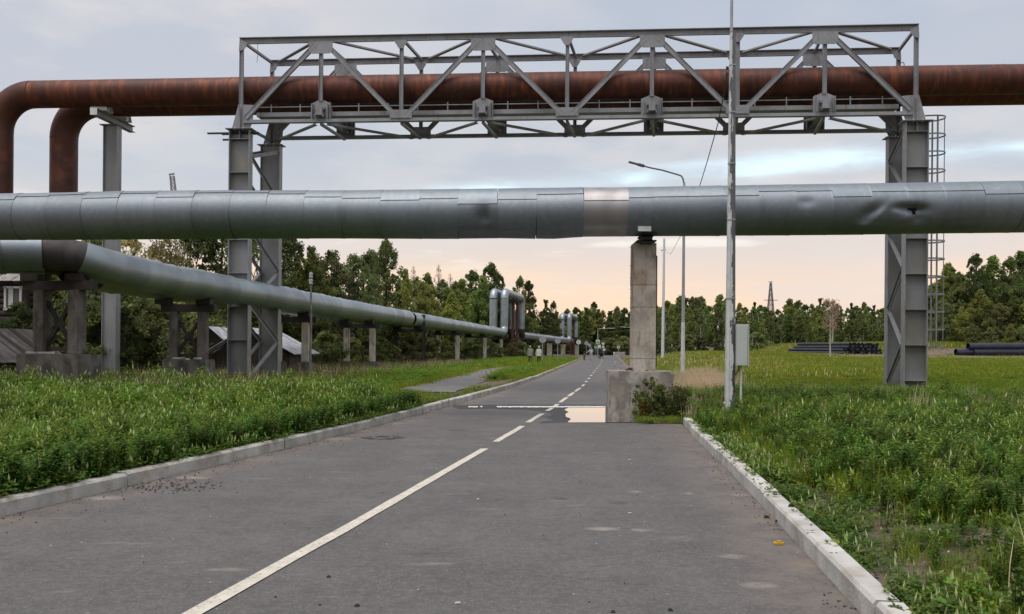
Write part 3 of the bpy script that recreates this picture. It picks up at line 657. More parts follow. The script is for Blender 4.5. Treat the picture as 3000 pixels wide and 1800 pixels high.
# ------------------------------------------------------------------ grey lagged pipe across the road
def grey_pipe():
    tp = [(-150, 571), (0, 570), (200, 567), (350, 563), (680, 560.5), (1000, 561), (1346, 557), (1704, 552), (1830, 552), (2060, 548), (2500, 541), (3000, 533), (3150, 531)]
    bt = [(-150, 704), (0, 703.6), (200, 703), (680, 700), (970, 699), (1300, 700), (1460, 698), (1620, 700.5), (1710, 694), (1870, 692.5), (2120, 691), (2480, 688), (3000, 681), (3150, 679)]
    def YY(px): return 21.75-(px/3000)*1.75
    def ctr(px):
        t = np.interp(px, [a for a, b in tp], [b for a, b in tp]); b = np.interp(px, [a for a, b_ in bt], [b_ for a, b_ in bt])
        w = W(px, (t+b)/2, YY(px)); return w, (b-t)/2/F*YY(px)
    edges = [-140, -35, 70, 165, 268, 372, 478, 585, 692, 798, 904, 1012, 1124, 1235, 1345, 1458, 1570, 1705, 1833, 1904, 2008, 2108, 2207, 2312, 2417, 2528, 2632, 2740, 2850, 2960, 3070, 3150]
    root = thing('lagged_pipe', 'grey pipe in dented galvanised cladding crossing low over the road', 'pipe', (ctr(1500)[0].x, ctr(1500)[0].y, 3.9))
    def dent(px, a):      # a: angle from horizontal front, up positive (radians); returns radial offset
        d = 0
        def g(x0, a0, sx, sa, h, sk=0): return -h*math.exp(-((px-x0-sk*(a-a0)*100)/sx)**2-((a-a0)/sa)**2)
        d += g(1422, -.35, 26, .42, .13)+g(1395, -.95, 60, .22, .08)-g(1440, -.30, 9, .4, .04)+g(1500, -1.15, 70, .22, .05, .3)
        d += g(2528, -.30, 30, .35, .10, .5)-g(2550, -.32, 16, .3, .05, .5)+g(2650, -.20, 34, .20, .13)+g(2615, -.10, 28, .14, .07)+g(2665, -.55, 22, .28, .07)
        d += g(2340, .18, 26, .2, .03)-g(2510, -.8, 20, .1, .03)
        return d
    r = random.Random(11)
    for i in range(len(edges)-1):
        a, b = edges[i], edges[i+1]; seam = r.choice([.50, .62, .42, .72]) if a > 1000 else r.choice([.9, .7, 1.0]); new = a == 1705
        seam = {1705: .38, 1904: .52, 2008: .52, 2108: .52, 1235: .56, 1345: .30, 1458: .48, 2312: .70, 2417: .40, 2528: .62, 2632: .60, 2740: .60}.get(a, seam)
        dented = a in (1345, 1458, 2312, 2417, 2528, 2632)
        nx = 30 if dented else 5; rr = r.uniform(-.003, .003); tilt = r.uniform(-.012, .012)
        for part, (a0, a1, dr) in enumerate(((seam-.03, math.pi-.2, .013), (-math.pi-.2, seam, 0.0))):
            na = (70 if dented else 30) if part else 16
            mb = MB(); vs = []
            for k in range(nx+1):
                px = a+(b-a)*k/nx; c, R = ctr(px); R += rr+dr+(.004 if k == nx else 0)+(k/nx)*.002
                for q in range(na+1):
                    th = a0+(a1-a0)*q/na; rad = R+dent(px, th if th < math.pi/2 else 9)
                    if part == 1 and th < seam-2*math.pi+.02: rad -= .01
                    dirv = Vector((0, -math.cos(th), math.sin(th))); v = c+dirv*rad; v.x += tilt*math.sin(th)
                    vs.append(v)
            n = na+1; fs = []
            for k in range(nx):
                for q in range(na):
                    if part == 1 and a == 2632:
                        px = a+(b-a)*(k+.5)/nx; th = a0+(a1-a0)*(q+.5)/na
                        if abs(px-2652-(th+.25)*8) < 5.5 and -.44 < th < -.16: continue
                    fs.append((k*n+q, k*n+q+1, (k+1)*n+q+1, (k+1)*n+q))
            mb.add(vs, fs, 0, True); o = obj('cladding_sheet', mb, 'zinc_new' if new else 'zinc', root, fixn=False)
            if new and part: o['label'] = 'newer pinkish shiny sheet'
            if a == 2632 and part: o['label'] = 'torn sheet with a black hole'
    pts = [ctr(px)[0] for px in range(-140, 3151, 110)]
    mb = MB(); mb.tube(pts, .44, 32); obj('pipe_core', mb, 'core', root)
    return root, ctr
gp, gctr = grey_pipe()
# ------------------------------------------------------------------ concrete pier beside the road
def pier():
    yb = 20.35; bl, brr = W(1783, 1160, yb), W(1979, 1160, yb)
    z1 = W(1850, 1088, yb).z; root = thing('concrete_pier', 'tall stained concrete pier on a block beside the puddle', 'concrete pier', ((bl.x+brr.x)/2, yb+.6, 0))
    mb = MB(); d = 1.25; w = brr.x-bl.x; cx_ = (bl.x+brr.x)/2; sk = .06
    mb.hexa([(bl.x, yb, -.05), (brr.x-.05, yb, -.05), (brr.x-.02, yb+d, -.05), (bl.x+sk, yb+d, -.05), (bl.x, yb, z1), (brr.x-.05, yb, z1-.01), (brr.x-.02, yb+d, z1), (bl.x+sk, yb+d, z1)])
    obj('footing_block', mb, 'conc_l', root, bevel=.012)
    zt_ = W(1890, 711, yb+.35).z; pl, pr = W(1855, 900, yb+.35), W(1922, 900, yb+.35); zz = [z1-.02]
    tops = [W(1890, y, yb+.35).z for y in (1051, 900, 835)]+[zt_]
    z0 = z1+.01
    for k, t in enumerate(tops):
        mb = MB(); j = .004*(k % 2); mb.hexa([(pl.x-j, yb+.35-j, z0), (pr.x+j, yb+.35-j, z0), (pr.x+j, yb+.9+j, z0), (pl.x-j, yb+.9, z0), (pl.x+.004, yb+.35, t-.006), (pr.x, yb+.35, t-.006), (pr.x, yb+.9, t-.006), (pl.x+.004, yb+.9, t-.006)])
        obj('pier_lift', mb, 'conc' if k < 3 else 'conc_top', root, bevel=.004); z0 = t
    mb = MB(); mb.box((pr.x+.02, yb+.6, (z1+zt_)/2-.1), (.024, .4, zt_-z1-.4)); obj('dark_side_face', mb, 'black', root)  # the pier's dark right side face, built as a thin black strip
    c, R = gctr(1888); zpb = c.z-R
    mb = MB(); mb.box(((pl.x+pr.x)/2, c.y, (zt_+zpb)/2), (.25, .5, zpb-zt_+.1)); mb.box(((pl.x+pr.x)/2+.0, c.y, zpb-.02), (.30, .5, .04)); mb.box(((pl.x+pr.x)/2, c.y, zt_+.012), (.44, .5, .03)); obj('saddle', mb, 'black', root)
    mb = MB(); q = W(1888.5, 670.5, c.y-.42); mb.box(q, (.30, .014, .115)); obj('saddle_plate', mb, 'white', root)
    # rebar stubs on the left side
    for y in (728, 781, 817, 850, 876, 905, 918, 926, 938):
        q = W(1855, y, yb+.6); mb = MB(); l = random.uniform(.06, .11); mb.tube([q, q+Vector((-l*.6, 0, .012)), q+Vector((-l, -.02, .03))], [.007, .005, .002], 5); obj('rebar_stub', mb, 'black', root)
    # crumbled mortar and rust patch at the foot
    for k in range(26):
        q = Vector((random.uniform(bl.x+.08, brr.x-.1), random.uniform(yb+.06, yb+.3), z1+.008)); s = random.uniform(.015, .05)
        mb = MB(); mb.box(q, (s*1.6, s, s*.5), random.uniform(0, 3)); obj('mortar_crumb', mb, 'conc', root)
    mb = MB()
    for k in range(7):
        q = W(1840+random.uniform(-6, 10), 1081, yb+.2); q.z = z1+.03+random.uniform(0, .04); mb.box(q, (.06, .05, .03), random.uniform(0, 3))
    obj('rusty_scrap', mb, 'rust_stain', root)
    return bl, brr, yb
PBL, PBR, PYB = pier()
# ------------------------------------------------------------------ street lighting columns
def whitewashed(root, base, h, r0, r1, z_flake=3.2, patches=150, seed=4):
    """octagonal pole with peeling whitewash patches standing proud of it"""
    n = 8; mb = MB(); mb.tube([base, base+U*h], [r0, r1], n, sm=False, phase=math.pi/8); obj('pole_shaft', mb, 'galv_d', root)
# near pole
pb = W(2138, 1196, 19.3); pb.z = gz(pb.x, pb.y)-.02
ln = thing('lighting_pole', 'tall octagonal pole with peeling white paint in front of the grey pipe', 'pole', pb)
ptop = W(2143, 95, 19.3)
def tapered_pole():
    h = ptop.z-pb.z; r0, r1 = .118, .062; R = random.Random(5); n = 8
    mb = MB(); mb.tube([pb, pb+U*h], [r0, r1], n, sm=False, phase=math.pi/8); obj('pole_shaft', mb, 'galv_d', ln)
    for z in (W(2138, 330, 19.3).z, W(2138, 480, 19.3).z, W(2138, 645, 19.3).z, W(2138, 875, 19.3).z, W(2138, 192, 19.3).z):
        t = (z-pb.z)/h; r = r0+(r1-r0)*t; mb = MB(); mb.tube([Vector((pb.x, pb.y, z-.015)), Vector((pb.x, pb.y, z+.015))], r+.007, 16); obj('steel_band', mb, 'galv', ln)
    # whitewash layer: one closed skin, cut away by ragged missing bits
    from mathutils import noise as mn
    vs = []; fs = []; nz_, na = 420, 40; zs = np.linspace(0.0, h-.02, nz_)
    def octr(th, r): s = math.pi/4; k = ((th+s/2) % s)-s/2; return r*math.cos(s/2)/math.cos(k)
    for z in zs:
        r = r0+(r1-r0)*z/h
        for a in range(na):
            th = 2*math.pi*a/na; q = octr(th, r)+.0025; vs.append((pb.x+q*math.cos(th), pb.y+q*math.sin(th), pb.z+z))
    for i in range(nz_-1):
        z = zs[i]
        for a in range(na):
            th = 2*math.pi*(a+.5)/na; dirx = math.cos(th); v = mn.noise(Vector((math.cos(th)*1.2, math.sin(th)*1.2, z*2.3)))+.5*mn.noise(Vector((dirx*6, math.sin(th)*6, z*9)))
            keep = .25-dirx*1.15+v*1.0 
            if z > 3.1: keep -= smooth((z-3.1)/1.2)*.75
            if z > 8.2: keep += smooth((z-8.2)/1.0)*1.15
            if keep > 0: fs.append((i*na+a, i*na+(a+1) % na, (i+1)*na+(a+1) % na, (i+1)*na+a))
    mb = MB(); mb.add(vs, fs); obj('peeling_paint', mb, 'flake', ln, fixn=False)
    mb = MB(); mb.tube([ptop-U*.1, Vector((ptop.x, ptop.y, ptop.z+2.2)), Vector((ptop.x, ptop.y, ptop.z+2.6))], [.034, .026, .024], 12); obj('upper_mast', mb, 'galv', ln)
    # base collar and torn paint scraps
    mb = MB(); mb.tube([pb-U*.05, pb+U*.10, pb+U*.13], [.17, .165, .12], 8, sm=False); obj('base_collar', mb, 'conc', ln)
    for k in range(22):
        a = random.uniform(math.pi, 2*math.pi); q = pb+Vector((math.cos(a)*random.uniform(.12, .26), math.sin(a)*.2, random.uniform(.02, .28)))
        mb = MB(); s = random.uniform(.02, .06); mb.plate([q, q+Vector((s, 0, .01)), q+Vector((s*.8, .01, s)), q+Vector((0, .01, s*.7))], (0, 1, .3), .004); obj('paint_scrap', mb, 'flake', ln)
    # clamps, cable hooks
    for y in (200, 218):
        q = W(2131, y, 19.2); mb = MB(); mb.box(q, (.05, .05, .06)); obj('cable_hook', mb, 'black', ln)
tapered_pole()
# cabinet on the pole
cb0 = W(2173, 1012, 19.25); cab = thing('switch_cabinet', 'pale grey electrical cabinet strapped beside the peeling pole', 'electrical cabinet', (cb0.x, cb0.y, W(2173, 1073, 19.25).z))
zc0, zc1 = W(2173, 1073, 19.25).z, W(2173, 951, 19.25).z
mb = MB(); mb.box((cb0.x-.012, cb0.y, (zc0+zc1)/2), (.255, .16, zc1-zc0)); obj('cabinet_body', mb, 'box', cab, bevel=.006)
mb = MB(); mb.box((cb0.x-.012, cb0.y-.088, (zc0+zc1)/2), (.225, .012, zc1-zc0-.03)); obj('cabinet_door', mb, 'box', cab, bevel=.003)
mb = MB(); mb.box((cb0.x+.128, cb0.y+.01, (zc0+zc1)/2), (.018, .20, zc1-zc0+.02)); obj('side_flange', mb, 'box', cab)
for z in (zc0+.06, zc1-.06): mb = MB(); mb.box((cb0.x-.17, cb0.y+.02, z), (.14, .03, .03)); obj('mounting_strap', mb, 'galv', cab)
q = W(2170, 1190, 19.25); q.z = gz(q.x, q.y)
mb = MB(); mb.tube([q, Vector((q.x, q.y, zc0))], .026, 10); obj('conduit_tube', mb, 'white', cab)
for k in range(2):
    a = Vector((cb0.x-.06, cb0.y-.02, zc0)); b = W(2153, 1150, 19.2)
    mb = MB(); mb.tube([a, a+Vector((-.01-.02*k, -.03, -.10)), a+Vector((-.09, -.05, -.17-.03*k)), a+Vector((-.12, -.03, -.08)), a+Vector((-.13, -.02, -.22)), b], .011, 6); obj('loose_cable', mb, 'wire', cab)
# slack cable from the pole
mb = MB(); c0 = W(2131, 218, 19.2); c1 = W(2050, 545, 27); pts = []
C = [W(2131, 215, 19.2), W(2122, 270, 19.8), W(2104, 360, 20.8), W(2090, 410, 22), W(2070, 480, 24), W(2050, 545, 27), W(1995, 690, 45), W(1965, 745, 75), W(1952, 738, 97)]
mb.tube(C, .012, 5); o = obj('slack_cable', mb, 'wire'); tag(o, 'thin dark cable sagging from the peeling pole to the far white pole', 'cable')
# second lamp post with curved arm
def lamp_post(px, pybase, Y, pytop, arm, label, grp, r=.09, far=False):
    b = W(px, pybase, Y); b.z = gz(b.x, b.y)-.05 if not XL(Y) < b.x < XR(Y) else 0
    t = thing('street_lamp', label, 'street lamp', b, grp)
    z = W(px, pytop, Y).z; mb = MB(); mb.tube([b, Vector((b.x, b.y, z))], [r, r*.6], 12); obj('lamp_pole', mb, 'galv', t)
    pts = [W(x, y, Y) for x, y in arm]; pts = [Vector((b.x, b.y, z-.05))]+pts
    mb = MB(); mb.tube(pts[:-1]+[pts[-1].lerp(pts[-2], .5)], r*.42, 8); obj('lamp_arm', mb, 'galv_d' if not far else 'galv', t)
    d = (pts[-1]-pts[-2]).normalized(); q = pts[-1].lerp(pts[-2], .45)
    mb = MB(); mb.beam(q, q+d*.8, .26, .06); mb.beam(q-d*.05, q+d*.3, .2, .12); obj('lamp_head', mb, 'galv_d' if not far else 'white', t)
    return t, b
lp2, b2 = lamp_post(2000, 1100, 47, 535, [(2003, 535), (2001, 524), (1996, 516), (1985, 512), (1940, 499), (1905, 492), (1868, 482)], 'street lamp with long curved arm standing behind the grey pipe', 'street lamps', r=.10)
mb = MB(); mb.tube([b2+U*.0, b2+U*3.0], [.108, .10], 12); obj('whitewashed_foot', mb, 'flake', lp2)
wpb = W(1941, 1062, 98); wpb.z = 0
wp = thing('utility_pole', 'slim white utility pole just right of the concrete pier', 'pole', wpb)
mb = MB(); mb.tube([wpb, W(1946, 700, 98)], [.19, .12], 10); obj('pole_shaft', mb, 'flake', wp)
mb = MB(); q = W(1945, 732, 98); mb.beam(q-Vector((.35, 0, .1)), q+Vector((.25, 0, 0)), .06, .08); obj('hook_arm', mb, 'galv_d', wp)
lamp_post(1751, 1034, 165, 968, [(1751.5, 964), (1760, 963.5), (1780, 962.5), (1796, 962)], 'distant street lamp left of the road, a crossing sign below its arm', 'street lamps', r=.11, far=True)
lamp_post(1872, 1034, 160, 968, [(1871.5, 963), (1860, 962), (1840, 959.5), (1822, 958)], 'distant street lamp whose arm pokes out left of the concrete pier', 'street lamps', r=.11, far=True)
# ------------------------------------------------------------------ long lagged pipelines on trestles
PLc = [W(-400, 745, 22.5), W(-120, 742, 23.4), W(60, 740, 24.1), W(200, 748, 24.7), W(354, 793, 26.0), W(600, 837.5, 31), W(817, 874, 36.9)]
slope = .0865
FY = [36.9, 46, 65.6, 90, 117, 131, 186, 204, 250]; FXX = [PLc[-1].x, -8.87, -6.86, -4.1, -1.05, 1.35, 12.0, 14.6, 22]
def far_pt(Y, z=3.6):
    X = float(np.interp(Y, FY, FXX)); return Vector((X, Y, z-.30*smooth((Y-115)/40)))
def catmull(P, n):
    out = []
    P = [P[0]*2-P[1]]+P+[P[-1]*2-P[-2]]
    for i in range(1, len(P)-2):
        for k in range(n):
            t = k/n; a, b, c, d = P[i-1], P[i], P[i+1], P[i+2]
            out.append(.5*((2*b)+(c-a)*t+(2*a-5*b+4*c-d)*t*t+(3*b-a-3*c+d)*t**3))
    out.append(P[-2]); return out
def polypath(off):
    P = PLc+[far_pt(46), far_pt(56), far_pt(75), far_pt(96), far_pt(117)]
    pts = catmull(P, 16); res = []
    for i, p in enumerate(pts):
        d = (pts[min(i+1, len(pts)-1)]-pts[max(0, i-1)]); n = Vector((-d.y, d.x, 0)).normalized(); res.append(p+n*off)
    return res
def resample(pts, step):
    out = [pts[0]]; acc = 0
    for i in range(len(pts)-1):
        a, b = pts[i], pts[i+1]; L_ = (b-a).length; pos = 0
        while acc+(L_-pos) >= step:
            pos += step-acc; out.append(a.lerp(b, pos/L_)); acc = 0
        acc += L_-pos
    return out
def cladded(root, pts, r, rr, step, matn='zinc_far', seg=32):
    ps = resample(pts, step/4)
    for i in range(0, len(ps)-4, 4):
        mb = MB(); q = ps[i:i+5]; dr = rr.uniform(-.022, .016); d = (q[-1]-q[0]).normalized()*.02
        q = [q[0]-d]+q[1:4]+[q[4]+d]
        m_ = matn(q[2]) if callable(matn) else matn
        r_ = r*.9 if m_ == 'wrap' else r
        mb.tube(q, [r_+dr-.012, r_+dr, r_+dr+.003, r_+dr+.004, r_+dr+.022], seg, caps=False); obj('cladding_sheet', mb, m_, root, fixn=False)
def run(off, label, seed, full=True):
    rr = random.Random(seed); pts = polypath(off)
    t = thing('pipeline', label, 'pipeline', (pts[96].x, pts[96].y, 0), 'twin pipelines on trestles left of the road')
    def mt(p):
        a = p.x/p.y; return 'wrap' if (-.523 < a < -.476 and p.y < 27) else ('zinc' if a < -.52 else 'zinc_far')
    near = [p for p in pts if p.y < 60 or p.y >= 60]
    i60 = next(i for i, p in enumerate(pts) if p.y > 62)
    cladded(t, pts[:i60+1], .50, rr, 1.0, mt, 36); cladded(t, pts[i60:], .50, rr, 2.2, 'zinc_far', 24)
    def loop(p0, Y1, ztop, r, base_mat='wrap'):
        """the pipe climbs, runs along and comes down again"""
        p1 = far_pt(Y1)+Vector((off*-1, 0, 0)); p1 = Vector((p1.x, Y1, far_pt(Y1).z)); p0 = Vector(p0); R = .9
        hd = (Vector((p1.x, p1.y, 0))-Vector((p0.x, p0.y, 0))).normalized()
        def q(s, z): return Vector((p0.x, p0.y, 0))+hd*s+U*z
        LL = (Vector((p1.x, p1.y, 0))-Vector((p0.x, p0.y, 0))).length
        z0, z1 = p0.z, p1.z
        a = [q(R*math.sin(t)-R, z0+R-R*math.cos(t)) for t in np.linspace(0, math.pi/2, 8)]
        up = [q(0, z0+R), q(0, ztop-R)]
        bnd = [q(R-R*math.cos(t), ztop-R+R*math.sin(t)) for t in np.linspace(0, math.pi/2, 8)]
        top = [q(R, ztop), q(LL-R, ztop)]
        bn2 = [q(LL-R+R*math.sin(t), ztop-R+R*math.cos(t)) for t in np.linspace(0, math.pi/2, 8)]
        dn = [q(LL, ztop-R), q(LL, z1+R)]
        b4 = [q(LL+R-R*math.cos(t), z1+R-R*math.sin(t)) for t in np.linspace(0, math.pi/2, 8)]
        for nm, P, m_, dr in (('lower_bend', a, 'zinc_far', .0), ('riser', up, 'zinc_far', .01), ('upper_bend', bnd, 'zinc_far', .025), ('loop_top', top, 'zinc_far', 0), ('upper_bend', bn2, 'zinc_far', .02), ('riser', dn, 'zinc_far', 0), ('lower_bend', b4, base_mat, -.01)):
            mb = MB(); mb.tube(P, r+dr, 24, caps=False); obj(nm, mb, m_, t, fixn=False)
        if seed == 2: mb = MB(); mb.tube([q(0, ztop-R-.08), q(0, ztop-R+.02)], r+.04, 24); obj('dark_band', mb, 'black', t)
        return q(LL+R, z1)
    e = loop(pts[-1]+Vector((.0, 0, 0)), 131, 9.0, .50)
    P = [e]+[Vector((e.x+(Y-e.y)*(12.0-1.35-.2)/(186-132), Y, e.z-.004*(Y-e.y))) for Y in (145, 160, 176, 186)]
    cladded(t, catmull(P, 6), .48, rr, 3.0, 'zinc_far', 20)
    e = loop(P[-1], 204, 8.6, .48, 'wrap')
    P = [e]+[Vector((e.x+(Y-e.y)*.12, Y, e.z-.003*(Y-e.y))) for Y in (216, 230, 244)]
    cladded(t, catmull(P, 6), .48, rr, 3.0, 'zinc_far', 16)
    return t, pts
pl1, pts1 = run(0, 'nearer of the twin lagged pipelines running away left of the road', 1)
pl2, pts2 = run(1.45, 'farther of the twin lagged pipelines, mostly hidden behind the nearer one', 2)
def pipe_at(px):
    a, _ = ray(px, 900); best = min(range(len(pts1)), key=lambda i: abs(pts1[i].x/pts1[i].y-a)); p = pts1[best]
    d = (pts1[min(best+1, len(pts1)-1)]-pts1[max(best-1, 0)]); d.z = 0; return p, d.normalized()
def trestle(px, legs_dx, label, style, block_top=1.3, lw=.36, beam_ext=.7, beamh=.26):
    p, d = pipe_at(px); n = Vector((-d.y, d.x, 0))      # n points left/back
    n = Vector((-1, 0, 0))*.9+n*.3; n.normalize()
    mid = p+n*.55; zb2 = p.z-.5
    t = thing('pipe_trestle', label, 'pipe trestle', (mid.x, mid.y, 0), 'trestles under the twin pipelines')
    hl = legs_dx
    mb = MB(); a, b = mid-n*(hl+beam_ext), mid+n*(hl+beam_ext); a.z = b.z = zb2-.16-beamh/2
    mb.beam(a, b, .28, beamh); obj('cross_head', mb, 'black', t)
    for q in (p, p+n*1.45):
        mb = MB(); mb.box((q.x, q.y, zb2-.06), (.5, .4, .2)); obj('pipe_shoe', mb, 'black', t)
    zl = zb2-.16-beamh
    if style == 'steel':
        for s in (-1, 1):
            for w in (-.25, .25):
                q = mid+n*(s*hl)+d*w; mb = MB(); mb.beam(Vector((q.x, q.y, 0)), Vector((q.x, q.y, zl+(1.3 if s < 0 else 0))), .12, .12); obj('steel_leg', mb, 'black', t)
        for s in (-1, 1):
            a, b = mid+n*(s*hl), mid-n*(s*hl); mb = MB(); mb.beam(Vector((a.x, a.y, .4)), Vector((b.x, b.y, zl-.3)), .09, .09); obj('cross_brace', mb, 'black', t)
        return
    for s in (-1, 1):
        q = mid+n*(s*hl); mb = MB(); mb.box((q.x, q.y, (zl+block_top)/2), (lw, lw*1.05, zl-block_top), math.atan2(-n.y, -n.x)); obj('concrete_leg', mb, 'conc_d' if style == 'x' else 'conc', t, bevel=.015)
    if style == 'x':
        for s in (-1, 1):
            a, b = mid+n*(s*(hl-lw*.4)), mid-n*(s*(hl-lw*.4)); mb = MB(); mb.beam(Vector((a.x, a.y, block_top+.22)), Vector((b.x, b.y, zl-.3)), .10, .10); obj('cross_brace', mb, 'black', t)
        mb = MB(); mb.box((mid.x, mid.y, (zl+block_top)/2), (.26, .14, .26)); obj('brace_plate', mb, 'black', t)
        a, b = mid-n*hl, mid+n*hl; mb = MB(); mb.beam(Vector((a.x, a.y, block_top+.14)), Vector((b.x, b.y, block_top+.14)), .12, .12); obj('tie_beam', mb, 'black', t)
        w = 2*hl+.9 if px < 300 else 2*hl+.5
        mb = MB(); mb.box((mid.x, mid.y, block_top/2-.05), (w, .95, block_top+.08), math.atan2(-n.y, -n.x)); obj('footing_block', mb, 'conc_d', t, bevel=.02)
        for k in range(4 if px < 300 else 2):
            q = mid+n*random.uniform(-hl, hl)-d*.3; mb = MB(); mb.box((q.x, q.y, block_top+.03), (random.uniform(.2, .5), .2, .06), random.uniform(-.3, .3)); obj('broken_slab', mb, 'rubble', t, bevel=.01)
    else:
        for s in (-1, 1):
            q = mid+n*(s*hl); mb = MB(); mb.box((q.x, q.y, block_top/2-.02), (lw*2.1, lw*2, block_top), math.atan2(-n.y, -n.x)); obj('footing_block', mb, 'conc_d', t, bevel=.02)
trestle(222, .56, 'nearest concrete trestle with black X-brace, left of the lone steel column', 'x', 1.33, .34, .55)
trestle(600, .50, 'second concrete trestle with X-brace, between the lone column and the bridge tower', 'x', 1.12, .30, .45)
trestle(893, .62, 'third trestle, two plain concrete legs just right of the left bridge tower', 'plain', .9, .30, .5)
trestle(1085, .75, 'fourth trestle, two plain concrete legs under the middle of the pipeline', 'plain', .75, .32, .5)
trestle(1228, 1.0, 'black steel lattice trestle under the pipeline', 'steel', beam_ext=.3)
for px, lab in ((1330, 'sixth trestle, right of the black steel trestle'), (1415, 'seventh trestle, midway between the black trestle and the pipe loop'), (1462, 'last trestle before the tall pipe loop')):
    trestle(px, .85, lab, 'plain', .15, .36, .5)
# tower under the loops
def loop_tower(px, Y, top, label):
    c = W(px, 1000, Y); t = thing('loop_tower', label, 'support tower', (c.x, c.y, 0))
    for s in (-1, 1):
        mb = MB(); mb.beam(Vector((c.x+s*.3, c.y, 0)), Vector((c.x+s*.3, c.y, top-.8)), .34, .5); obj('tower_post', mb, 'primer', t)
    mb = MB(); mb.box((c.x-.9, c.y, top-.78), (2.9, 1.0, .42)); obj('tower_head', mb, 'black', t)
    for k in range(3):
        mb = MB(); mb.box((c.x-.9+k*.6, c.y-.3, top-.4), (.16, .2, .3)); obj('head_post', mb, 'black', t)
    mb = MB(); mb.beam(Vector((c.x-3.2, c.y, .3)), Vector((c.x+.5, c.y, 1.6)), .12, .12); mb.beam(Vector((c.x-3.2, c.y, 1.3)), Vector((c.x+.5, c.y, .5)), .12, .12); mb.beam(Vector((c.x-3.4, c.y, 1.5)), Vector((c.x+.5, c.y, 1.5)), .12, .12); obj('lower_brace', mb, 'primer', t)
loop_tower(1508, 124, 8.9, 'dark red tower holding up the nearer pipe loop')
loop_tower(1677, 195, 8.4, 'dark red tower holding up the farther pipe loop')
for px, Y in ((1531, 134), (1610, 160), (1650, 184), (1690, 208)):
    c = W(px, 1000, Y); t = thing('pipe_post', 'short concrete post under the far pipeline', 'concrete post', (c.x, c.y, 0), 'short posts under the far pipeline')
    mb = MB(); mb.box((c.x, c.y, 1.3), (.9, .5, 2.6)); obj('post_leg', mb, 'conc', t); mb = MB(); mb.box((c.x-.6, c.y, 2.62), (3.0, .5, .25)); obj('post_head', mb, 'black', t)
# old thin pole by the pipeline
q = W(908, 1050, 39); q.z = .1; op = thing('insulator_post', 'thin old wooden post with white insulators beside the pipeline', 'post', q)
tp_ = W(911, 805, 39); mb = MB(); mb.tube([q, q.lerp(tp_, .5)+Vector((.03, 0, 0)), tp_], [.06, .05, .04], 8); obj('post_shaft', mb, 'wood_l', op)
for dz in (0, -.28): mb = MB(); mb.tube([tp_+U*(dz-.12), tp_+U*(dz-.04), tp_+U*(dz+.02), tp_+U*(dz+.1)], [.09, .06, .09, .05], 8); obj('insulator', mb, 'white', op)
# ------------------------------------------------------------------ houses and sheds at the left
def planks_roof(name, root, a, b, c, d, n, matn, t=.03, jit=.02, rev=False):
    """roof slope a-b (eave) to d-c (ridge) made of n strips running from eave to ridge"""
    a, b, c, d = map(Vector, (a, b, c, d)); nr = (b-a).cross(d-a).normalized()
    for i in range(n):
        f0, f1 = i/n+.01/n, (i+1)/n-.06/n; j = random.uniform(0, jit)
        mb = MB(); mb.plate([a.lerp(b, f0)+nr*j, a.lerp(b, f1)+nr*j, d.lerp(c, f1)+nr*j, d.lerp(c, f0)+nr*j], nr, t)
        obj(name, mb, matn if isinstance(matn, str) else random.choice(matn), root)
def loghouse():
    Y = 44; r = W(75, 930, Y); x1 = r.x; x0 = x1-7; zt_ = W(30, 820, Y).z; zr = W(0, 775, Y).z+.6
    t = thing('log_house', 'dark log house with a white-framed window at the far left', 'house', ((x0+x1)/2, Y+3, 0))
    n = 15
    for i in range(n):
        z = .25+i*(zt_-.25)/n; h = (zt_-.25)/n
        for dy in (0, 6):
            mb = MB(); mb.tube([(x0-.15, Y+dy, z+h/2), (x1+.12, Y+dy, z+h/2)], h*.52, 8); obj('log', mb, 'wood', t)
        mb = MB(); mb.tube([(x1-.05, Y-.15, z+h), (x1-.05, Y+6.2, z+h)], h*.52, 8); obj('log', mb, 'wood', t)
    mb = MB(); mb.hexa([(x0, Y+.1, 0), (x1-.1, Y+.1, 0), (x1-.1, Y+5.9, 0), (x0, Y+5.9, 0), (x0, Y+.1, zt_), (x1-.1, Y+.1, zt_), (x1-.1, Y+5.9, zt_), (x0, Y+5.9, zt_)]); obj('wall_core', mb, 'wood', t)
    planks_roof('roof_sheet', t, (x0-.5, Y-.6, zt_-.1), (x1+.5, Y-.6, zt_-.1), (x1+.5, Y+3, zt_+1.5), (x0-.5, Y+3, zt_+1.5), 9, ['tin', 'tar', 'wood_l'])
    planks_roof('roof_sheet', t, (x1+.5, Y+6.6, zt_-.1), (x0-.5, Y+6.6, zt_-.1), (x0-.5, Y+3.03, zt_+1.5), (x1+.5, Y+3.03, zt_+1.5), 9, ['tin', 'tar'])
    wl, wr, wz0, wz1 = W(22, 900, Y).x, W(67, 900, Y).x, W(40, 907, Y).z, W(40, 843, Y).z
    fr = MB()
    for (cx_, cz, dx, dz) in (((wl+wr)/2, wz0, wr-wl+.16, .1), ((wl+wr)/2, wz1, wr-wl+.16, .1), (wl, (wz0+wz1)/2, .1, wz1-wz0), (wr, (wz0+wz1)/2, .1, wz1-wz0), ((wl+wr)/2-.02, (wz0+wz1)/2, .06, wz1-wz0)):
        fr.box((cx_, Y-.20, cz), (dx, .08, dz))
    w = obj('window', fr, 'white', t)
    mb = MB(); mb.box(((wl+wr)/2, Y-.17, (wz0+wz1)/2), (wr-wl, .02, wz1-wz0)); obj('pane', mb, 'glass', w)
    mb = MB(); mb.box((wl+.22, Y-.185, (wz0+wz1)/2), (.16, .006, wz1-wz0-.1)); obj('curtain', mb, 'curtain', w)
loghouse()
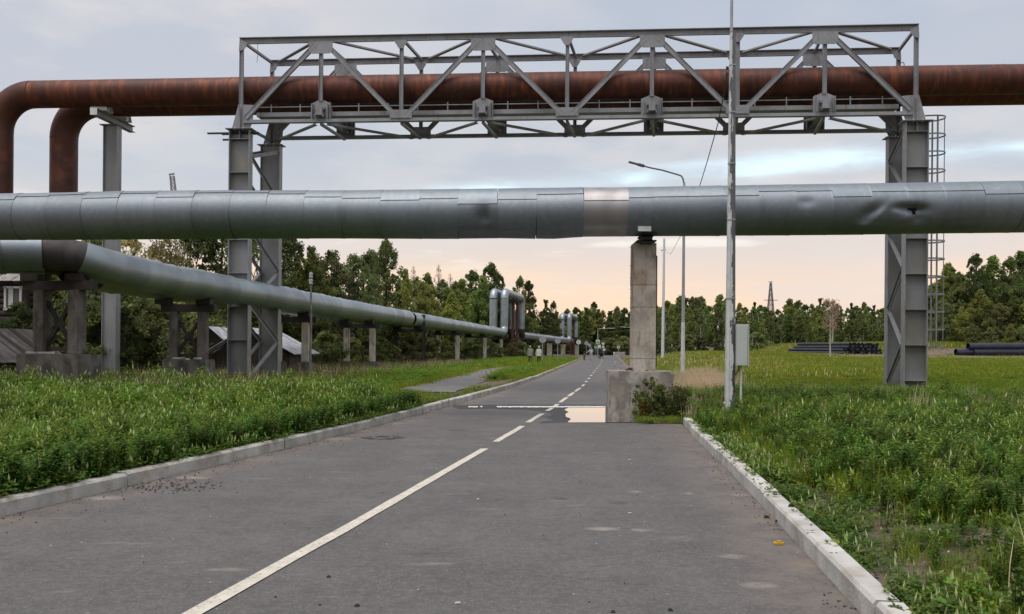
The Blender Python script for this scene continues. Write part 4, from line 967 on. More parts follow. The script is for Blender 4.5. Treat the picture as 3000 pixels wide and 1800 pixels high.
def shed(name, label, x0, x1, Y, dep, ze, zr, mts, n, xr=None, lean=0):
    t = thing(name, label, 'shed', ((x0+x1)/2, Y+dep/2, 0))
    k = int((x1-x0)/.22)
    for i in range(k):
        x = x0+(i+.5)*(x1-x0)/k; mb = MB(); mb.box((x, Y, (ze-.05)/2), (.19, .03, ze-.05-random.uniform(0, .1)), 0); obj('wall_plank', mb, 'wood', t)
    for s in (x0, x1):
        mb = MB(); mb.box((s, Y+dep/2, ze/2), (.04, dep, ze)); obj('side_wall', mb, 'wood', t)
    # ridge runs along Y (away from the viewer); slopes fall to left and right
    xm = (x0+x1)/2 if xr is None else xr
    planks_roof('roof_sheet', t, (x1+.35, Y-.4, ze-.05), (x1+.35, Y+dep+.3, ze-.05+lean), (xm, Y+dep+.3, zr+lean), (xm, Y-.4, zr), n, mts)
    planks_roof('roof_sheet', t, (x0-.35, Y+dep+.3, ze-.05+lean), (x0-.35, Y-.4, ze-.05), (xm-.02, Y-.4, zr), (xm-.02, Y+dep+.3, zr+lean), n, mts)
    mb = MB(); mb.plate([(x0, Y+.01, ze-.06), (x1, Y+.01, ze-.06), (xm, Y+.01, zr-.06)], (0, 1, 0), .04); obj('gable', mb, 'wood', t)
a, b = W(-150, 1000, 32), W(88, 1050, 32); shed('old_shed', 'collapsing dark plank shed at the left edge below the log house', a.x, b.x, 30, 4, 1.0, W(0, 962, 31).z, ['tar', 'core', 'wood', 'tar'], 12, xr=W(-60, 1000, 31).x)
a, b = W(640, 1050, 44), W(880, 1040, 44); shed('tin_roofed_shed', 'low shed with pale tin roof seen through the left bridge tower', a.x, b.x-.3, 43, 5, W(880, 1045, 44).z+.15, W(750, 965, 46).z, 'tin', 9, xr=W(745, 1000, 44).x)
a, b = W(560, 1050, 46), W(672, 1040, 46); shed('grey_roofed_shed', 'low shed with dirty pale roof just left of the left bridge tower', a.x, b.x, 46, 4, 1.5, W(600, 958, 46).z, ['tin', 'tin', 'wood_l'], 8)
rub_later = True
def rubble(label, px0, px1, py, Y, n, h):
    t = thing('rubble_heap', label, 'rubble heap', W((px0+px1)/2, py, Y))
    for i in range(n):
        px = random.uniform(px0, px1); q = W(px, py, Y+random.uniform(-.8, .8)); f = 1-abs(px-(px0+px1)/2)/((px1-px0)/2)
        q.z = gz(q.x, q.y)+random.uniform(0, h*f)+.03; s = random.uniform(.06, .22)
        R = Matrix.Rotation(random.uniform(0, 3), 3, 'Z') @ Matrix.Rotation(random.uniform(-.6, .6), 3, 'X')
        mb = MB(); mb.box(q, (s*1.5, s, s*.6), M3=R); obj('broken_brick', mb, 'rubble', t)
rubble('pale debris heap behind the second trestle', 500, 570, 1040, 43, 70, 1.3)
rubble('heap of pale broken rubble right of the tin-roofed shed', 915, 990, 1078, 41, 90, .35)
# ------------------------------------------------------------------ stacks of black pipes at the right, soil patch
def soil_patch():
    P = [(2240, 1052), (2330, 1048), (2420, 1046), (2600, 1052), (2700, 1046), (2900, 1048), (2960, 1056), (2800, 1062), (2620, 1066), (2460, 1064), (2340, 1060)]
    out = []
    for px, py in P:
        q = None
        a, b_ = ray(px, py)
        for Y in np.arange(35, 110, .25):
            if CAMZ+b_*Y < gz(a*Y, Y): q = Vector((a*Y, Y, gz(a*Y, Y)+.05)); break
        if q is None: q = Vector((a*60, 60, gz(a*60, 60)+.05))
        out.append(q)
    return out
def ground_hit(px, py, ymax=140, dz=0.0):
    a, b_ = ray(px, py)
    for Y in np.arange(5, ymax, .2):
        if CAMZ+b_*Y < gz(a*Y, Y)+dz: return Vector((a*Y, Y, gz(a*Y, Y)))
    return None
def soil_sheet(x0, x1, y0, y1):
    nx, ny = 34, 16; vs = []; fs = []
    for j in range(ny+1):
        for i in range(nx+1):
            u, v = i/nx, j/ny; X = x0+(x1-x0)*u; Y = y0+(y1-y0)*v
            e = (1-(2*u-1)**2)*(1-(2*v-1)**2)+.12*nz(X, Y, 2); z = gz(X, Y)+.0+.16*smooth(e*4)+.05*max(0, nz(X, Y, 3))*smooth(e*3); vs.append((X, Y, z))
    fs = [(j*(nx+1)+i, j*(nx+1)+i+1, (j+1)*(nx+1)+i+1, (j+1)*(nx+1)+i) for j in range(ny) for i in range(nx)]
    o = bpy.data.objects.new('soil_bank', fastmesh('soil_bank', vs, fs, [M['soil']], smooth_=True)); COL.objects.link(o); tag(o, kind='structure')
soil_sheet(24.0, 62, 69, 84)
def pipe_stack(label, rows, r, pos, direction, L_, name='black_pipe', grp='stacked black pipes', stripe=False):
    d = Vector(direction).normalized(); n = Vector((d.y, -d.x, 0))
    k = 0
    for row in range(len(rows)):
        for i in range(rows[row]):
            jj = random.uniform(-.5, .5); q = Vector(pos)+n*((i+row*.5)*2.03*r)+U*(r+row*r*1.74)-d*jj
            t = thing(name, label, 'pipe', q, grp)
            mb = MB(); mb.tube([q, q+d*(L_+random.uniform(-.4, .4))], r, 14, caps=False); obj('pipe_wall', mb, 'plastic', t, fixn=False)
            mb = MB(); mb.tube([q-d*.0, q+d*.3], r*.86, 14, caps=False); mb.tube([q+d*.3, q+d*.32], r*.86, 14); obj('pipe_bore', mb, 'core', t, fixn=False)
            if stripe and row == len(rows)-1: mb = MB(); mb.beam(q+Vector((0, 0, 0))-n*(-r*1.0)*0+Vector((-r*.72, -r*.72, 0)), q+d*L_+Vector((-r*.72, -r*.72, 0)), .02, .03); obj('blue_stripe', mb, 'blue_stripe', t)
            k += 1
# left heap: pipes point left and away, right ends stepped
def heap():
    r = .155; base = W(2478, 1040, 78); z0 = gz(base.x, base.y)+.10; d = Vector((-.40, .915, 0)).normalized(); n = Vector((.915, .40, 0)).normalized()
    names = ['bottom', 'second', 'third', 'top']
    for row in range(4):
        for i in range(14-row*1):
            q = Vector((base.x, base.y, 0))+n*((i+row*.5+row*.9)*.318)-d*(-row*.35+random.uniform(-.35, .35)); q.z = z0+r+row*r*1.74
            t = thing('black_pipe', f'thin black pipe in the {names[row]} layer of the heap, '+('foremost at the open ends' if i < 1 else 'near the open front' if i < 4 else 'in the middle' if i < 8 else 'towards the right tower'), 'pipe', q, 'thin black pipes in the heap')
            L_ = 7.4-row*.2+random.uniform(-.3, .3)
            mb = MB(); mb.tube([q, q+d*L_+Vector((0, 0, random.uniform(-.04, .02)))], r, 10, caps=False); obj('pipe_wall', mb, 'plastic', t, fixn=False)
            mb = MB(); mb.tube([q+d*.05, q+d*.07], r*.84, 10); obj('pipe_bore', mb, 'core', t, fixn=False)
heap()
g = W(2790, 1044, 52)
def pipes_right():
    r = .30; labs = ['topmost thick black pipe of the pair at the right edge, blue-striped', 'short thick black pipe lying lowest left in the right-hand stack', 'thick black pipe under the topmost one at the right edge']
    d = Vector((1, .10, .012)).normalized()
    z = gz(41, 77)+.16
    for (px, py, lab) in ((2836, 1025, labs[0]), (2800, 1036, labs[1]), (2850, 1038, labs[2])):
        q = W(px, py, 77); q.z = z+r+(.5 if py < 1030 else 0)
        t = thing('black_pipe', lab, 'pipe', q, 'thick black pipes at the right edge')
        mb = MB(); mb.tube([q, q+d*16], r, 20, caps=False); obj('pipe_wall', mb, 'plastic', t, fixn=False)
        mb = MB(); mb.tube([q+d*.2, q+d*.22], r*.9, 20); obj('pipe_bore', mb, 'core', t, fixn=False)
        mb = MB(); mb.beam(q+Vector((.02, -r-.002, .03)), q+d*15.9+Vector((0, -r-.002, .03)), .012, .03); obj('blue_stripe', mb, 'blue_stripe', t)
pipes_right()
# ------------------------------------------------------------------ signs, barrier
def round_sign(px, py, rpx, Y, label, col='galv', extra=0):
    c = W(px, py, Y); z0 = max(gz(c.x, c.y), 0); t = thing('road_sign', label, 'road sign', (c.x, c.y, z0), 'round signs seen from behind')
    mb = MB(); mb.tube([(c.x, c.y+.04, z0), (c.x, c.y+.04, c.z+.1)], .035, 8); obj('sign_post', mb, 'galv', t)
    r = rpx/F*Y; mb = MB(); mb.tube([c, c+Vector((0, .02, 0))], r, 28, sm=False); obj('sign_disc', mb, col, t)
    mb = MB(); mb.beam(c+Vector((-r*.6, -.01, r*.4)), c+Vector((r*.6, -.01, r*.4)), .03, .02); mb.tube([c+Vector((0, -.03, -r)), c+Vector((0, -.03, r*.8))], .035, 6); obj('sign_bracket', mb, 'galv', t)
    return t, c
round_sign(1590, 995, 10.2, 91, 'largest round sign seen from behind, right of the two walkers')
round_sign(1634, 999, 8.6, 107, 'second largest round grey sign seen from behind along the path')
t3, c3_ = round_sign(1695, 1003, 6.6, 140, 'white round sign with a dark stroke, farther along the path', 'white')
round_sign(1718, 1006, 6, 148, 'small grey round sign, left one of a close pair')
round_sign(1727, 1012, 5, 160, 'smallest grey round sign, right one of a close pair')
def crossing_sign():
    Y = 164.5; c = W(1751, 1001.5, Y); t = thing('crossing_sign', 'pedestrian crossing sign with bright green border under the far street lamp', 'road sign', (c.x, c.y, 0))
    green = mat('fluorescent_green', (.10, .62, .12), .5); blue = mat('sign_green_dark', (.01, .16, .09), .5)
    h = .37
    mb = MB(); mb.box(c+Vector((0, -.15, 0)), (2*h, .02, 2*h)); obj('sign_panel', mb, green, t)
    mb = MB(); mb.box(c+Vector((0, -.165, 0)), (1.72*h, .008, 1.72*h)); obj('sign_field', mb, 'white', t)
    mb = MB(); k = h*.72; y = c.y-.172; mb.plate([(c.x-k, y, c.z-k*.8), (c.x+k, y, c.z-k*.8), (c.x, y, c.z+k*.95)], (0, 1, 0), .006); obj('sign_triangle', mb, blue, t)
    mb = MB(); y = c.y-.178; mb.box((c.x, y, c.z-.02), (.05, .004, .14)); mb.box((c.x, y, c.z+.09), (.05, .004, .05)); mb.beam(Vector((c.x, y, c.z-.08)), Vector((c.x-.08, y, c.z-.19)), .004, .03); mb.beam(Vector((c.x, y, c.z-.08)), Vector((c.x+.07, y, c.z-.19)), .004, .03); obj('walking_figure', mb, 'white', t)
    mb = MB(); mb.tube([(c.x, c.y-.1, 0), (c.x, c.y-.1, c.z+.3)], .04, 8); obj('sign_post', mb, 'galv', t)
crossing_sign()
def small_panels():
    for (px, py, w, h, Y, lab, shp) in ((1756, 1016, .55, .7, 168, 'pale rectangular sign back beside the far lamp', 'r'), (1745, 1018, .55, .45, 166, 'grey small sign back left of the far lamp', 'r'), (1767, 1009, .7, .6, 175, 'small triangular give way sign beyond the far lamp', 't'), (1767, 1017, .5, .4, 176, 'small plate under the triangular sign', 'r'), (1770, 1025, .5, .45, 170, 'lowest small white round sign by the stroller', 'c')):
        c = W(px, py, Y); t = thing('road_sign', lab, 'road sign', (c.x, c.y, 0)); mb = MB()
        if shp == 'r': mb.box(c, (w, .02, h))
        elif shp == 't': mb.plate([c+Vector((-w/2, 0, h/2)), c+Vector((w/2, 0, h/2)), c+Vector((0, 0, -h/2))], (0, 1, 0), .02)
        else: mb.tube([c, c+Vector((0, .02, 0))], w/2, 20, sm=False)
        obj('sign_panel', mb, 'white' if shp != 'r' or px > 1750 else 'galv', t)
        mb = MB(); mb.tube([(c.x, c.y+.06, 0), (c.x, c.y+.06, c.z)], .03, 6); obj('sign_post', mb, 'galv', t)
small_panels()
def barrier():
    Y = 203; a, b = W(1797, 1042, Y), W(1831, 1042, Y); t = thing('road_barrier', 'black and white striped barrier block across the end of the road', 'barrier', ((a.x+b.x)/2, Y, 0))
    h = .85; w = b.x-a.x; mb = MB(); mb.box(((a.x+b.x)/2, Y, h/2), (w, .4, h)); obj('barrier_block', mb, 'white', t)
    n = 8; stp = mat('stripe_black', (.03, .03, .03), .7)
    for i in range(n):
        x = a.x+(i+.1)*w/n; mb = MB(); mb.plate([(x, Y-.203, .04), (x+w/n*.5, Y-.203, .04), (min(x+w/n*.5+.42, b.x), Y-.203, h-.04), (min(x+.42, b.x-.02), Y-.203, h-.04)], (0, 1, 0), .006); obj('black_stripe', mb, stp, t)
    c = W(1812, 1018, Y+3); t2 = thing('road_sign', 'round white sign rising behind the striped barrier', 'road sign', (c.x, c.y, 0))
    mb = MB(); mb.tube([(c.x, c.y+.05, 0), (c.x, c.y+.05, c.z)], .05, 8); obj('sign_post', mb, 'galv', t2)
    mb = MB(); mb.tube([c, c+Vector((0, .02, 0))], .36, 24, sm=False); obj('sign_disc', mb, 'white', t2)
    mb = MB(); mb.tube([c-Vector((0, .02, 0)), c-Vector((0, .01, 0))], .2, 20, sm=False); obj('sign_centre', mb, 'galv_d', t2)
barrier()
# ------------------------------------------------------------------ far tower and crane
def lattice(t, base, top, wb, wt, n, r, name='lattice'):
    def cr(f, k):
        w = wb+(wt-wb)*f; c = base.lerp(top, f); return c+Vector(((-1 if k in (0, 3) else 1)*w/2, (-1 if k < 2 else 1)*w/2, 0))
    for k in range(4): mb = MB(); mb.beam(cr(0, k), cr(1, k), r, r); obj('leg', mb, 'galv_d', t)
    for i in range(n):
        mb = MB()
        for k in range(4): mb.beam(cr(i/n, k), cr((i+1)/n, (k+1) % 4), r*.7, r*.7); mb.beam(cr(i/n, (k+1) % 4), cr((i+1)/n, k), r*.7, r*.7); mb.beam(cr(i/n, k), cr(i/n, (k+1) % 4), r*.7, r*.7)
        obj('lattice_panel', mb, 'galv_d', t)
b_ = W(2257, 1020, 380); b_.z = 0; tt = thing('transmission_tower', 'distant lattice power tower rising above the right tree line', 'power tower', b_)
lattice(tt, b_, W(2258, 828, 380), 5, .5, 14, .22)
for py, hw in ((880, 3.0), (826, .9)): q = W(2258, py, 380); mb = MB(); mb.beam(q-Vector((hw, 0, 0)), q+Vector((hw, 0, 0)), .25, .25); obj('cross_arm', mb, 'galv_d', tt)
b_ = W(545, 1000, 300); b_.z = 0; cr = thing('crane', 'tip of a distant lattice crane jib above the grey pipe at left', 'crane', b_)
lattice(cr, Vector((W(560, 650, 300).x, 300, 0)), W(504, 514, 300), 3.2, 1.2, 22, .16)
q = W(503, 512, 300); mb = MB(); mb.beam(q-Vector((.9, 0, 0)), q+Vector((.9, 0, .3)), .5, .4); obj('jib_head', mb, 'galv_d', cr)
# young tree stake with white stone at the right
# ------------------------------------------------------------------ people
def person(label, px, py_feet, Y, h, cols, pose, heading=0, extra=None):
    base = W(px, py_feet, Y); base.z = max(0.0, gz(base.x, base.y)+.03) if not XL(Y) < base.x < XR(Y) else 0.0
    root = thing('person', label, 'person', base)
    s = h/1.75
    J = {'pelvis': (0, 0, .95), 'waist': (0, 0, 1.10), 'chest': (0, .0, 1.30), 'neck': (0, 0, 1.48), 'head0': (0, -.01, 1.56), 'head': (0, -.01, 1.66), 'crown': (0, 0, 1.73)}
    rad = {'pelvis': .15, 'waist': .14, 'chest': .17, 'neck': .06, 'head0': .075, 'head': .095, 'crown': .06}
    E = [('pelvis', 'waist'), ('waist', 'chest'), ('chest', 'neck'), ('neck', 'head0'), ('head0', 'head'), ('head', 'crown')]
    st = pose.get('stride', .15)
    for sd, nm, fy in ((-1, 'l', st), (1, 'r', -st)):
        J['hip'+nm] = (sd*.09, 0, .88); J['knee'+nm] = (sd*.10, fy*.5-.02, .48); J['ank'+nm] = (sd*.10, fy, .08); J['toe'+nm] = (sd*.11, fy-.13*(1 if pose.get('face', 1) < 0 else -1), .03)
        J['sh'+nm] = (sd*.17, 0, 1.42)
        el, wr = pose['arm'+nm]; J['elb'+nm] = el; J['wri'+nm] = wr; J['hand'+nm] = tuple(Vector(wr)+(Vector(wr)-Vector(el)).normalized()*.09)
        rad.update({'hip'+nm: .095, 'knee'+nm: .065, 'ank'+nm: .045, 'toe'+nm: .04, 'sh'+nm: .075, 'elb'+nm: .05, 'wri'+nm: .035, 'hand'+nm: .035})
        E += [('pelvis', 'hip'+nm), ('hip'+nm, 'knee'+nm), ('knee'+nm, 'ank'+nm), ('ank'+nm, 'toe'+nm), ('chest', 'sh'+nm), ('sh'+nm, 'elb'+nm), ('elb'+nm, 'wri'+nm), ('wri'+nm, 'hand'+nm)]
    if pose.get('bulk'):
        for k in ('pelvis', 'waist', 'chest', 'hipl', 'hipr', 'elbl', 'elbr', 'shl', 'shr'): rad[k] *= pose['bulk']
    keys = list(J); me = bpy.data.meshes.new('person_frame'); me.from_pydata([tuple(Vector(J[k])*s) for k in keys], [(keys.index(a), keys.index(b)) for a, b in E], [])
    o = bpy.data.objects.new('person_frame', me); COL.objects.link(o)
    md = o.modifiers.new('skin', 'SKIN'); o.modifiers.new('sub', 'SUBSURF').levels = 1
    for i, k in enumerate(keys): me.skin_vertices[0].data[i].radius = (rad[k]*s, rad[k]*s)
    me.skin_vertices[0].data[0].use_root = True
    dg = bpy.context.evaluated_depsgraph_get(); bm_ = bpy.data.meshes.new_from_object(o.evaluated_get(dg)); bpy.data.objects.remove(o)
    for c in cols: bm_.materials.append(c)
    for p in bm_.polygons:
        c = p.center/s; p.use_smooth = True
        if c.z > 1.50: mi = 3 if (c.z > 1.60 or c.y*pose.get('face', 1) < .02) else 2
        elif c.z > .92 or abs(c.x) > .21: mi = 0
        elif c.z > .09: mi = 1
        else: mi = 3
        if abs(c.x) > .2 and c.z < .0: mi = 2
        p.material_index = mi
    b = bpy.data.objects.new('body', bm_); COL.objects.link(b); b.parent = root; root.rotation_euler = (0, 0, heading)
    # hair or hood as a cap
    mb = MB(); c = Vector((0, .0, 1.665*s)); vs = []; n = 10
    for i in range(6):
        a = -.5+i*(math.pi/2+.5)/5
        for k in range(n): vs.append(c+Vector((math.cos(a)*math.cos(6.283*k/n)*.112, math.cos(a)*math.sin(6.283*k/n)*.118-.012*pose.get('face', 1), math.sin(a)*.112))*s)
    mb.add(vs, [(i*n+k, i*n+(k+1) % n, (i+1)*n+(k+1) % n, (i+1)*n+k) for i in range(5) for k in range(n)], 0, True)
    me2 = bpy.data.meshes.new('hair'); me2.from_pydata(mb.v, [], mb.f); me2.materials.append(cols[3]); hb = bpy.data.objects.new('hair', me2); COL.objects.link(hb); hb.parent = root
    if pose.get('coat'):       # flared coat hem
        mb = MB(); n = 14; vs = []
        for z, rx_, ry_ in ((1.42, .16, .11), (1.25, .215, .15), (1.0, .215, .155), (.80, .245, .185)):
            for k in range(n): vs.append(Vector((math.cos(6.283*k/n)*rx_, math.sin(6.283*k/n)*ry_, z))*s)
        mb.add(vs, [(i*n+k, i*n+(k+1) % n, (i+1)*n+(k+1) % n, (i+1)*n+k) for i in range(3) for k in range(n)], 0, True)
        me3 = bpy.data.meshes.new('coat'); me3.from_pydata(mb.v, [], mb.f); me3.materials.append(cols[0])
        for p in me3.polygons: p.use_smooth = True
        cb_ = bpy.data.objects.new('coat', me3); COL.objects.link(cb_); cb_.parent = root
    return root, base
skin = mat('skin', (.45, .28, .20), .6)
def cloth(n, c): return mat(n, c, .9, 0, tuple(x*.8 for x in c), 6)
down = {'arml': ((-.27, .02, 1.16), (-.27, -.04, .93)), 'armr': ((.27, .0, 1.16), (.27, .06, .93))}
hold = {'arml': ((-.25, .06, 1.20), (-.16, .2, 1.12)), 'armr': ((.25, .06, 1.20), (.14, .2, 1.12))}
person('walker in a hooded grey-beige jacket, left one of the pair on the path', 1553, 1075, 80, 1.66, [cloth('beige_jacket', (.26, .25, .20)), cloth('dark_grey_trousers', (.06, .07, .06)), skin, cloth('hood', (.30, .29, .25))], dict(down, coat=1, bulk=1.05, stride=.12))
person('walker in a white jacket and dark trousers, right one of the pair on the path', 1578.5, 1075, 81, 1.62, [cloth('white_jacket', (.62, .62, .54)), cloth('black_trousers', (.02, .02, .02)), skin, cloth('pale_hair', (.50, .48, .40))], dict(down, coat=1, bulk=1.05, stride=.1))
adult_pose = {'arml': ((-.42, .02, 1.22), (-.62, .0, 1.06)), 'armr': ((.27, .0, 1.16), (.2, .1, .97)), 'stride': .12}
person('adult in pale grey clothes holding a hand out to a child', 1732, 1056, 121, 1.72, [cloth('pale_hoodie', (.50, .52, .52)), cloth('pale_trousers', (.42, .44, .44)), skin, cloth('grey_cap', (.36, .37, .37))], adult_pose)
ch, cb_ = person('small child in dark olive clothes on a balance bike', 1712, 1056, 121.5, 1.12, [cloth('olive_jacket', (.10, .11, .06)), cloth('dark_trousers_small', (.03, .03, .03)), skin, cloth('dark_hair', (.06, .05, .03))], dict(hold, stride=.25))
def bike(base):
    t = thing('balance_bike', 'small dark balance bike under the child by the kerb', 'bicycle', base+Vector((0, -.1, 0)))
    for dy in (-.38, .38):
        mb = MB(); mb.tube([base+Vector((.03, dy+.17*math.cos(a), .18+.17*math.sin(a))) for a in np.linspace(0, 6.283, 17)], .022, 6); obj('wheel', mb, 'black', t)
    mb = MB(); f = base+Vector((.03, -.38, .18)); r_ = base+Vector((.03, .38, .18)); mb.tube([f, base+Vector((.03, 0, .38)), r_+Vector((0, 0, .0))], .02, 6); mb.tube([r_, r_+Vector((0, -.06, .42))], .02, 6); obj('frame', mb, 'yellow', t)
    mb = MB(); q = r_+Vector((0, -.06, .42)); mb.tube([q+Vector((-.2, 0, 0)), q+Vector((.2, 0, 0))], .016, 6); obj('handlebar', mb, 'black', t)
    mb = MB(); mb.box(base+Vector((.03, -.02, .42)), (.12, .24, .05)); obj('saddle', mb, 'black', t)
bike(cb_)
person('person in black clothes pushing a black stroller', 1756.5, 1051, 140, 1.70, [cloth('black_coat', (.015, .015, .018)), cloth('black_jeans', (.012, .012, .015)), skin, cloth('black_hair', (.02, .018, .015))], dict(hold, coat=1, stride=.16))
def stroller():
    b = W(1762, 1051, 140.5); b.z = 0; t = thing('stroller', 'black stroller being pushed along the left side of the road', 'stroller', b)
    for dx in (-.25, .25):
        for dy in (-.35, .35):
            mb = MB(); mb.tube([b+Vector((dx-.02, dy, .14)), b+Vector((dx+.02, dy, .14))], .13, 12, sm=False); obj('wheel', mb, 'black', t)
    mb = MB(); mb.hexa([b+Vector(v) for v in ((-.22, -.3, .35), (.22, -.3, .35), (.22, .4, .35), (-.22, .4, .35), (-.24, -.35, .75), (.24, -.35, .75), (.24, .5, .75), (-.24, .5, .75))]); obj('seat_shell', mb, 'core', t, bevel=.04)
    mb = MB(); mb.tube([b+Vector((.0, .1+.38*math.cos(a), .75+.38*math.sin(a))) for a in np.linspace(.2, 2.9, 9)], .2, 10); obj('canopy', mb, 'core', t)
    mb = MB(); mb.tube([b+Vector((0, -.35, .6)), b+Vector((0, -.65, 1.05))], .02, 6); mb.tube([b+Vector((-.2, -.65, 1.05)), b+Vector((.2, -.65, 1.05))], .02, 6); mb.beam(b+Vector((0, -.35, .15)), b+Vector((0, .35, .5)), .03, .03); obj('frame', mb, 'galv_d', t)
stroller()
# ------------------------------------------------------------------ trees
def branch_tubes(mb, p0, p1, r0, r1, n=6, wob=.06, seg=5):
    pts = [p0.lerp(p1, i/seg)+Vector((random.uniform(-1, 1), random.uniform(-1, 1), 0))*wob*(i not in (0, seg)) for i in range(seg+1)]
    mb.tube(pts, [r0+(r1-r0)*i/seg for i in range(seg+1)], n, caps=False); return pts
def leaf_cloud(centres, radii, per, size, flat=1.0, droop=0.0):
    C = np.repeat(np.array(centres), per, axis=0); R = np.repeat(np.array(radii), per)
    n = len(C); d = rng.normal(size=(n, 3)); d /= np.linalg.norm(d, axis=1)[:, None]; rad = R*rng.random(n)**.45
    P = C+d*rad[:, None]*np.array([1, 1, flat]); P[:, 2] -= droop*rng.random(n)
    a = rng.normal(size=(n, 3)); a /= np.linalg.norm(a, axis=1)[:, None]; b = np.cross(a, rng.normal(size=(n, 3))); b /= np.linalg.norm(b, axis=1)[:, None]
    s = size*rng.uniform(.6, 1.3, n)[:, None]
    V = np.stack([P-a*s*.5, P+b*s*.36, P+a*s*.5, P-b*s*.36], axis=1).reshape(-1, 3)
    return V, n
def quads_mesh(name, V, n, m):
    me = bpy.data.meshes.new(name); me.vertices.add(4*n); me.vertices.foreach_set('co', V.astype(np.float32).ravel())
    me.loops.add(4*n); me.loops.foreach_set('vertex_index', np.arange(4*n, dtype=np.int32)); me.polygons.add(n)
    me.polygons.foreach_set('loop_start', np.arange(0, 4*n, 4, dtype=np.int32)); me.polygons.foreach_set('loop_total', np.full(n, 4, dtype=np.int32))
    me.materials.append(m); me.update(calc_edges=True); me.validate(); return me
def tree_variant(kind, seed, leafm, barkm, leaf, per, H=10.0):
    """unit tree of height H; returns (trunk mesh, crown mesh)"""
    global rng
    random.seed(seed); rng = np.random.default_rng(seed); mb = MB(); cs = []; rs = []
    lean = random.uniform(-.25, .25)
    top = Vector((lean, random.uniform(-.2, .2), H*.97))
    def env(t):   # crown radius by relative height
        if kind == 'spruce': return max(.05, .16*H*(1-t)**.9+.02*H*math.sin(t*40)) if t > .1 else 0
        if kind == 'birch': return H*.135*math.sin(min(1, max(0, (t-.30)/.70))**.75*math.pi)**.7 if t > .30 else 0
        if kind == 'aspen': return H*.17*math.sin(min(1, max(0, (t-.14)/.86))**.7*math.pi)**.6 if t > .14 else 0
        if kind == 'bush': return H*.42*math.sin(min(1, max(0, (t+.12)/1.12))*math.pi)**.7
        if kind == 'willow': return H*.34*math.sin(min(1, max(0, (t-.02)/.98))**.8*math.pi)**.65
    stems = 1 if kind in ('spruce', 'birch', 'aspen') else 5
    if stems == 1:
        branch_tubes(mb, Vector((0, 0, -.2)), top, .018*H, .003*H, 8, .012*H, 8)
    N_ = {'spruce': 150, 'birch': 170, 'aspen': 210, 'bush': 90, 'willow': 190}[kind]; per = int(per*{'spruce': .8, 'birch': .5, 'aspen': .5, 'bush': .75, 'willow': .55}[kind])
    heads = [Vector((random.uniform(-.22, .22)*H, random.uniform(-.2, .2)*H, random.uniform(.7, .97)*H)) for _ in range(stems)]
    if stems > 1:
        for h in heads: branch_tubes(mb, Vector((random.uniform(-.03, .03)*H, random.uniform(-.03, .03)*H, -.2)), h, .012*H, .003*H, 6, .02*H, 6)
    ph = [random.uniform(0, 6.28) for _ in range(4)]; gaps = [(random.uniform(.3, .95), random.uniform(0, 6.28)) for _ in range(4)]
    for i in range(N_):
        t = random.uniform(.0, 1)**(.85); t = .1+.9*t if kind == 'spruce' else t
        e = env(t)
        if e <= 0: continue
        a = random.uniform(0, 6.283)
        if kind != 'spruce' and any(abs(t-gt) < .07 and math.cos(a-ga) > .3 for gt, ga in gaps): continue
        q = e*(random.uniform(.15, 1)**.55)*random.uniform(.75, 1.25)*(1+.20*math.sin(a*2+ph[0]+t*5)+.14*math.sin(a*3+t*11+ph[1])+.08*math.sin(t*19+ph[2]))
        c = Vector((math.cos(a)*q+lean*t, math.sin(a)*q, t*H*.98+ (random.uniform(-.02, .02)*H)))
        if c.z < .02*H: c.z = .02*H
        sz = H*{'spruce': .030, 'birch': .036, 'aspen': .042, 'bush': .095, 'willow': .048}[kind]*random.uniform(.5, 1.4)
        if kind == 'spruce': sz *= (1.25-t*.8)
        cs.append(tuple(c)); rs.append(sz)
        if i % 4 == 0 and kind != 'spruce':
            root = Vector((lean*t*.6, 0, max(.1*H, c.z-q*.9))) if stems == 1 else random.choice(heads).lerp(Vector((0, 0, 0)), random.uniform(.2, .6))
            branch_tubes(mb, root, c, .0045*H, .0012*H, 4, .01*H, 3)
    # wispy tip sprigs
    for k in range(26 if kind != 'bush' else 20):
        t = random.uniform(.55, 1.0); e = max(.004*H, (env(min(t, .98)) or 0)); a = random.uniform(0, 6.28)
        cs.append((math.cos(a)*e*.92+lean*t, math.sin(a)*e*.92, t*H)); rs.append(H*random.uniform(.010, .024))
    V, n = leaf_cloud(cs, rs, per, leaf, 1.0 if kind != 'spruce' else .55, droop=.10 if kind == 'birch' else 0)
    crown = quads_mesh('crown', V, n, leafm)
    tr = bpy.data.meshes.new('trunk'); tr.from_pydata(mb.v, [], mb.f); tr.materials.append(barkm); tr.polygons.foreach_set('use_smooth', np.array(mb.sm, dtype=bool)); tr.update()
    return tr, crown
V_ = {}
def var(key, *a): V_.setdefault(key, []).append(tree_variant(*a))
var('near_dark', 'aspen', 11, M['leaf_dark'], M['bark'], .15, 230, 9); var('near_dark', 'willow', 12, M['leaf_dark'], M['bark'], .15, 230, 8)
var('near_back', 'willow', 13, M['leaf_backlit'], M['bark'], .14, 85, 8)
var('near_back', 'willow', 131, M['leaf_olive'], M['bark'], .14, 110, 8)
var('near_olive', 'willow', 14, M['leaf_olive'], M['bark'], .15, 210, 8); var('near_olive', 'aspen', 15, M['leaf_birch'], M['bark'], .15, 180, 8.5)
var('birch', 'birch', 21, M['leaf_birch'], M['bark_w'], .24, 110, 11); var('birch', 'birch', 22, M['leaf_green'], M['bark_w'], .24, 100, 11); var('birch', 'birch', 23, M['leaf_olive'], M['bark_w'], .24, 90, 11)
var('aspen', 'aspen', 31, M['leaf_dark'], M['bark'], .26, 150, 12); var('aspen', 'aspen', 32, M['leaf_birch'], M['bark_w'], .26, 140, 12); var('aspen', 'aspen', 33, M['leaf_green'], M['bark'], .26, 130, 12)
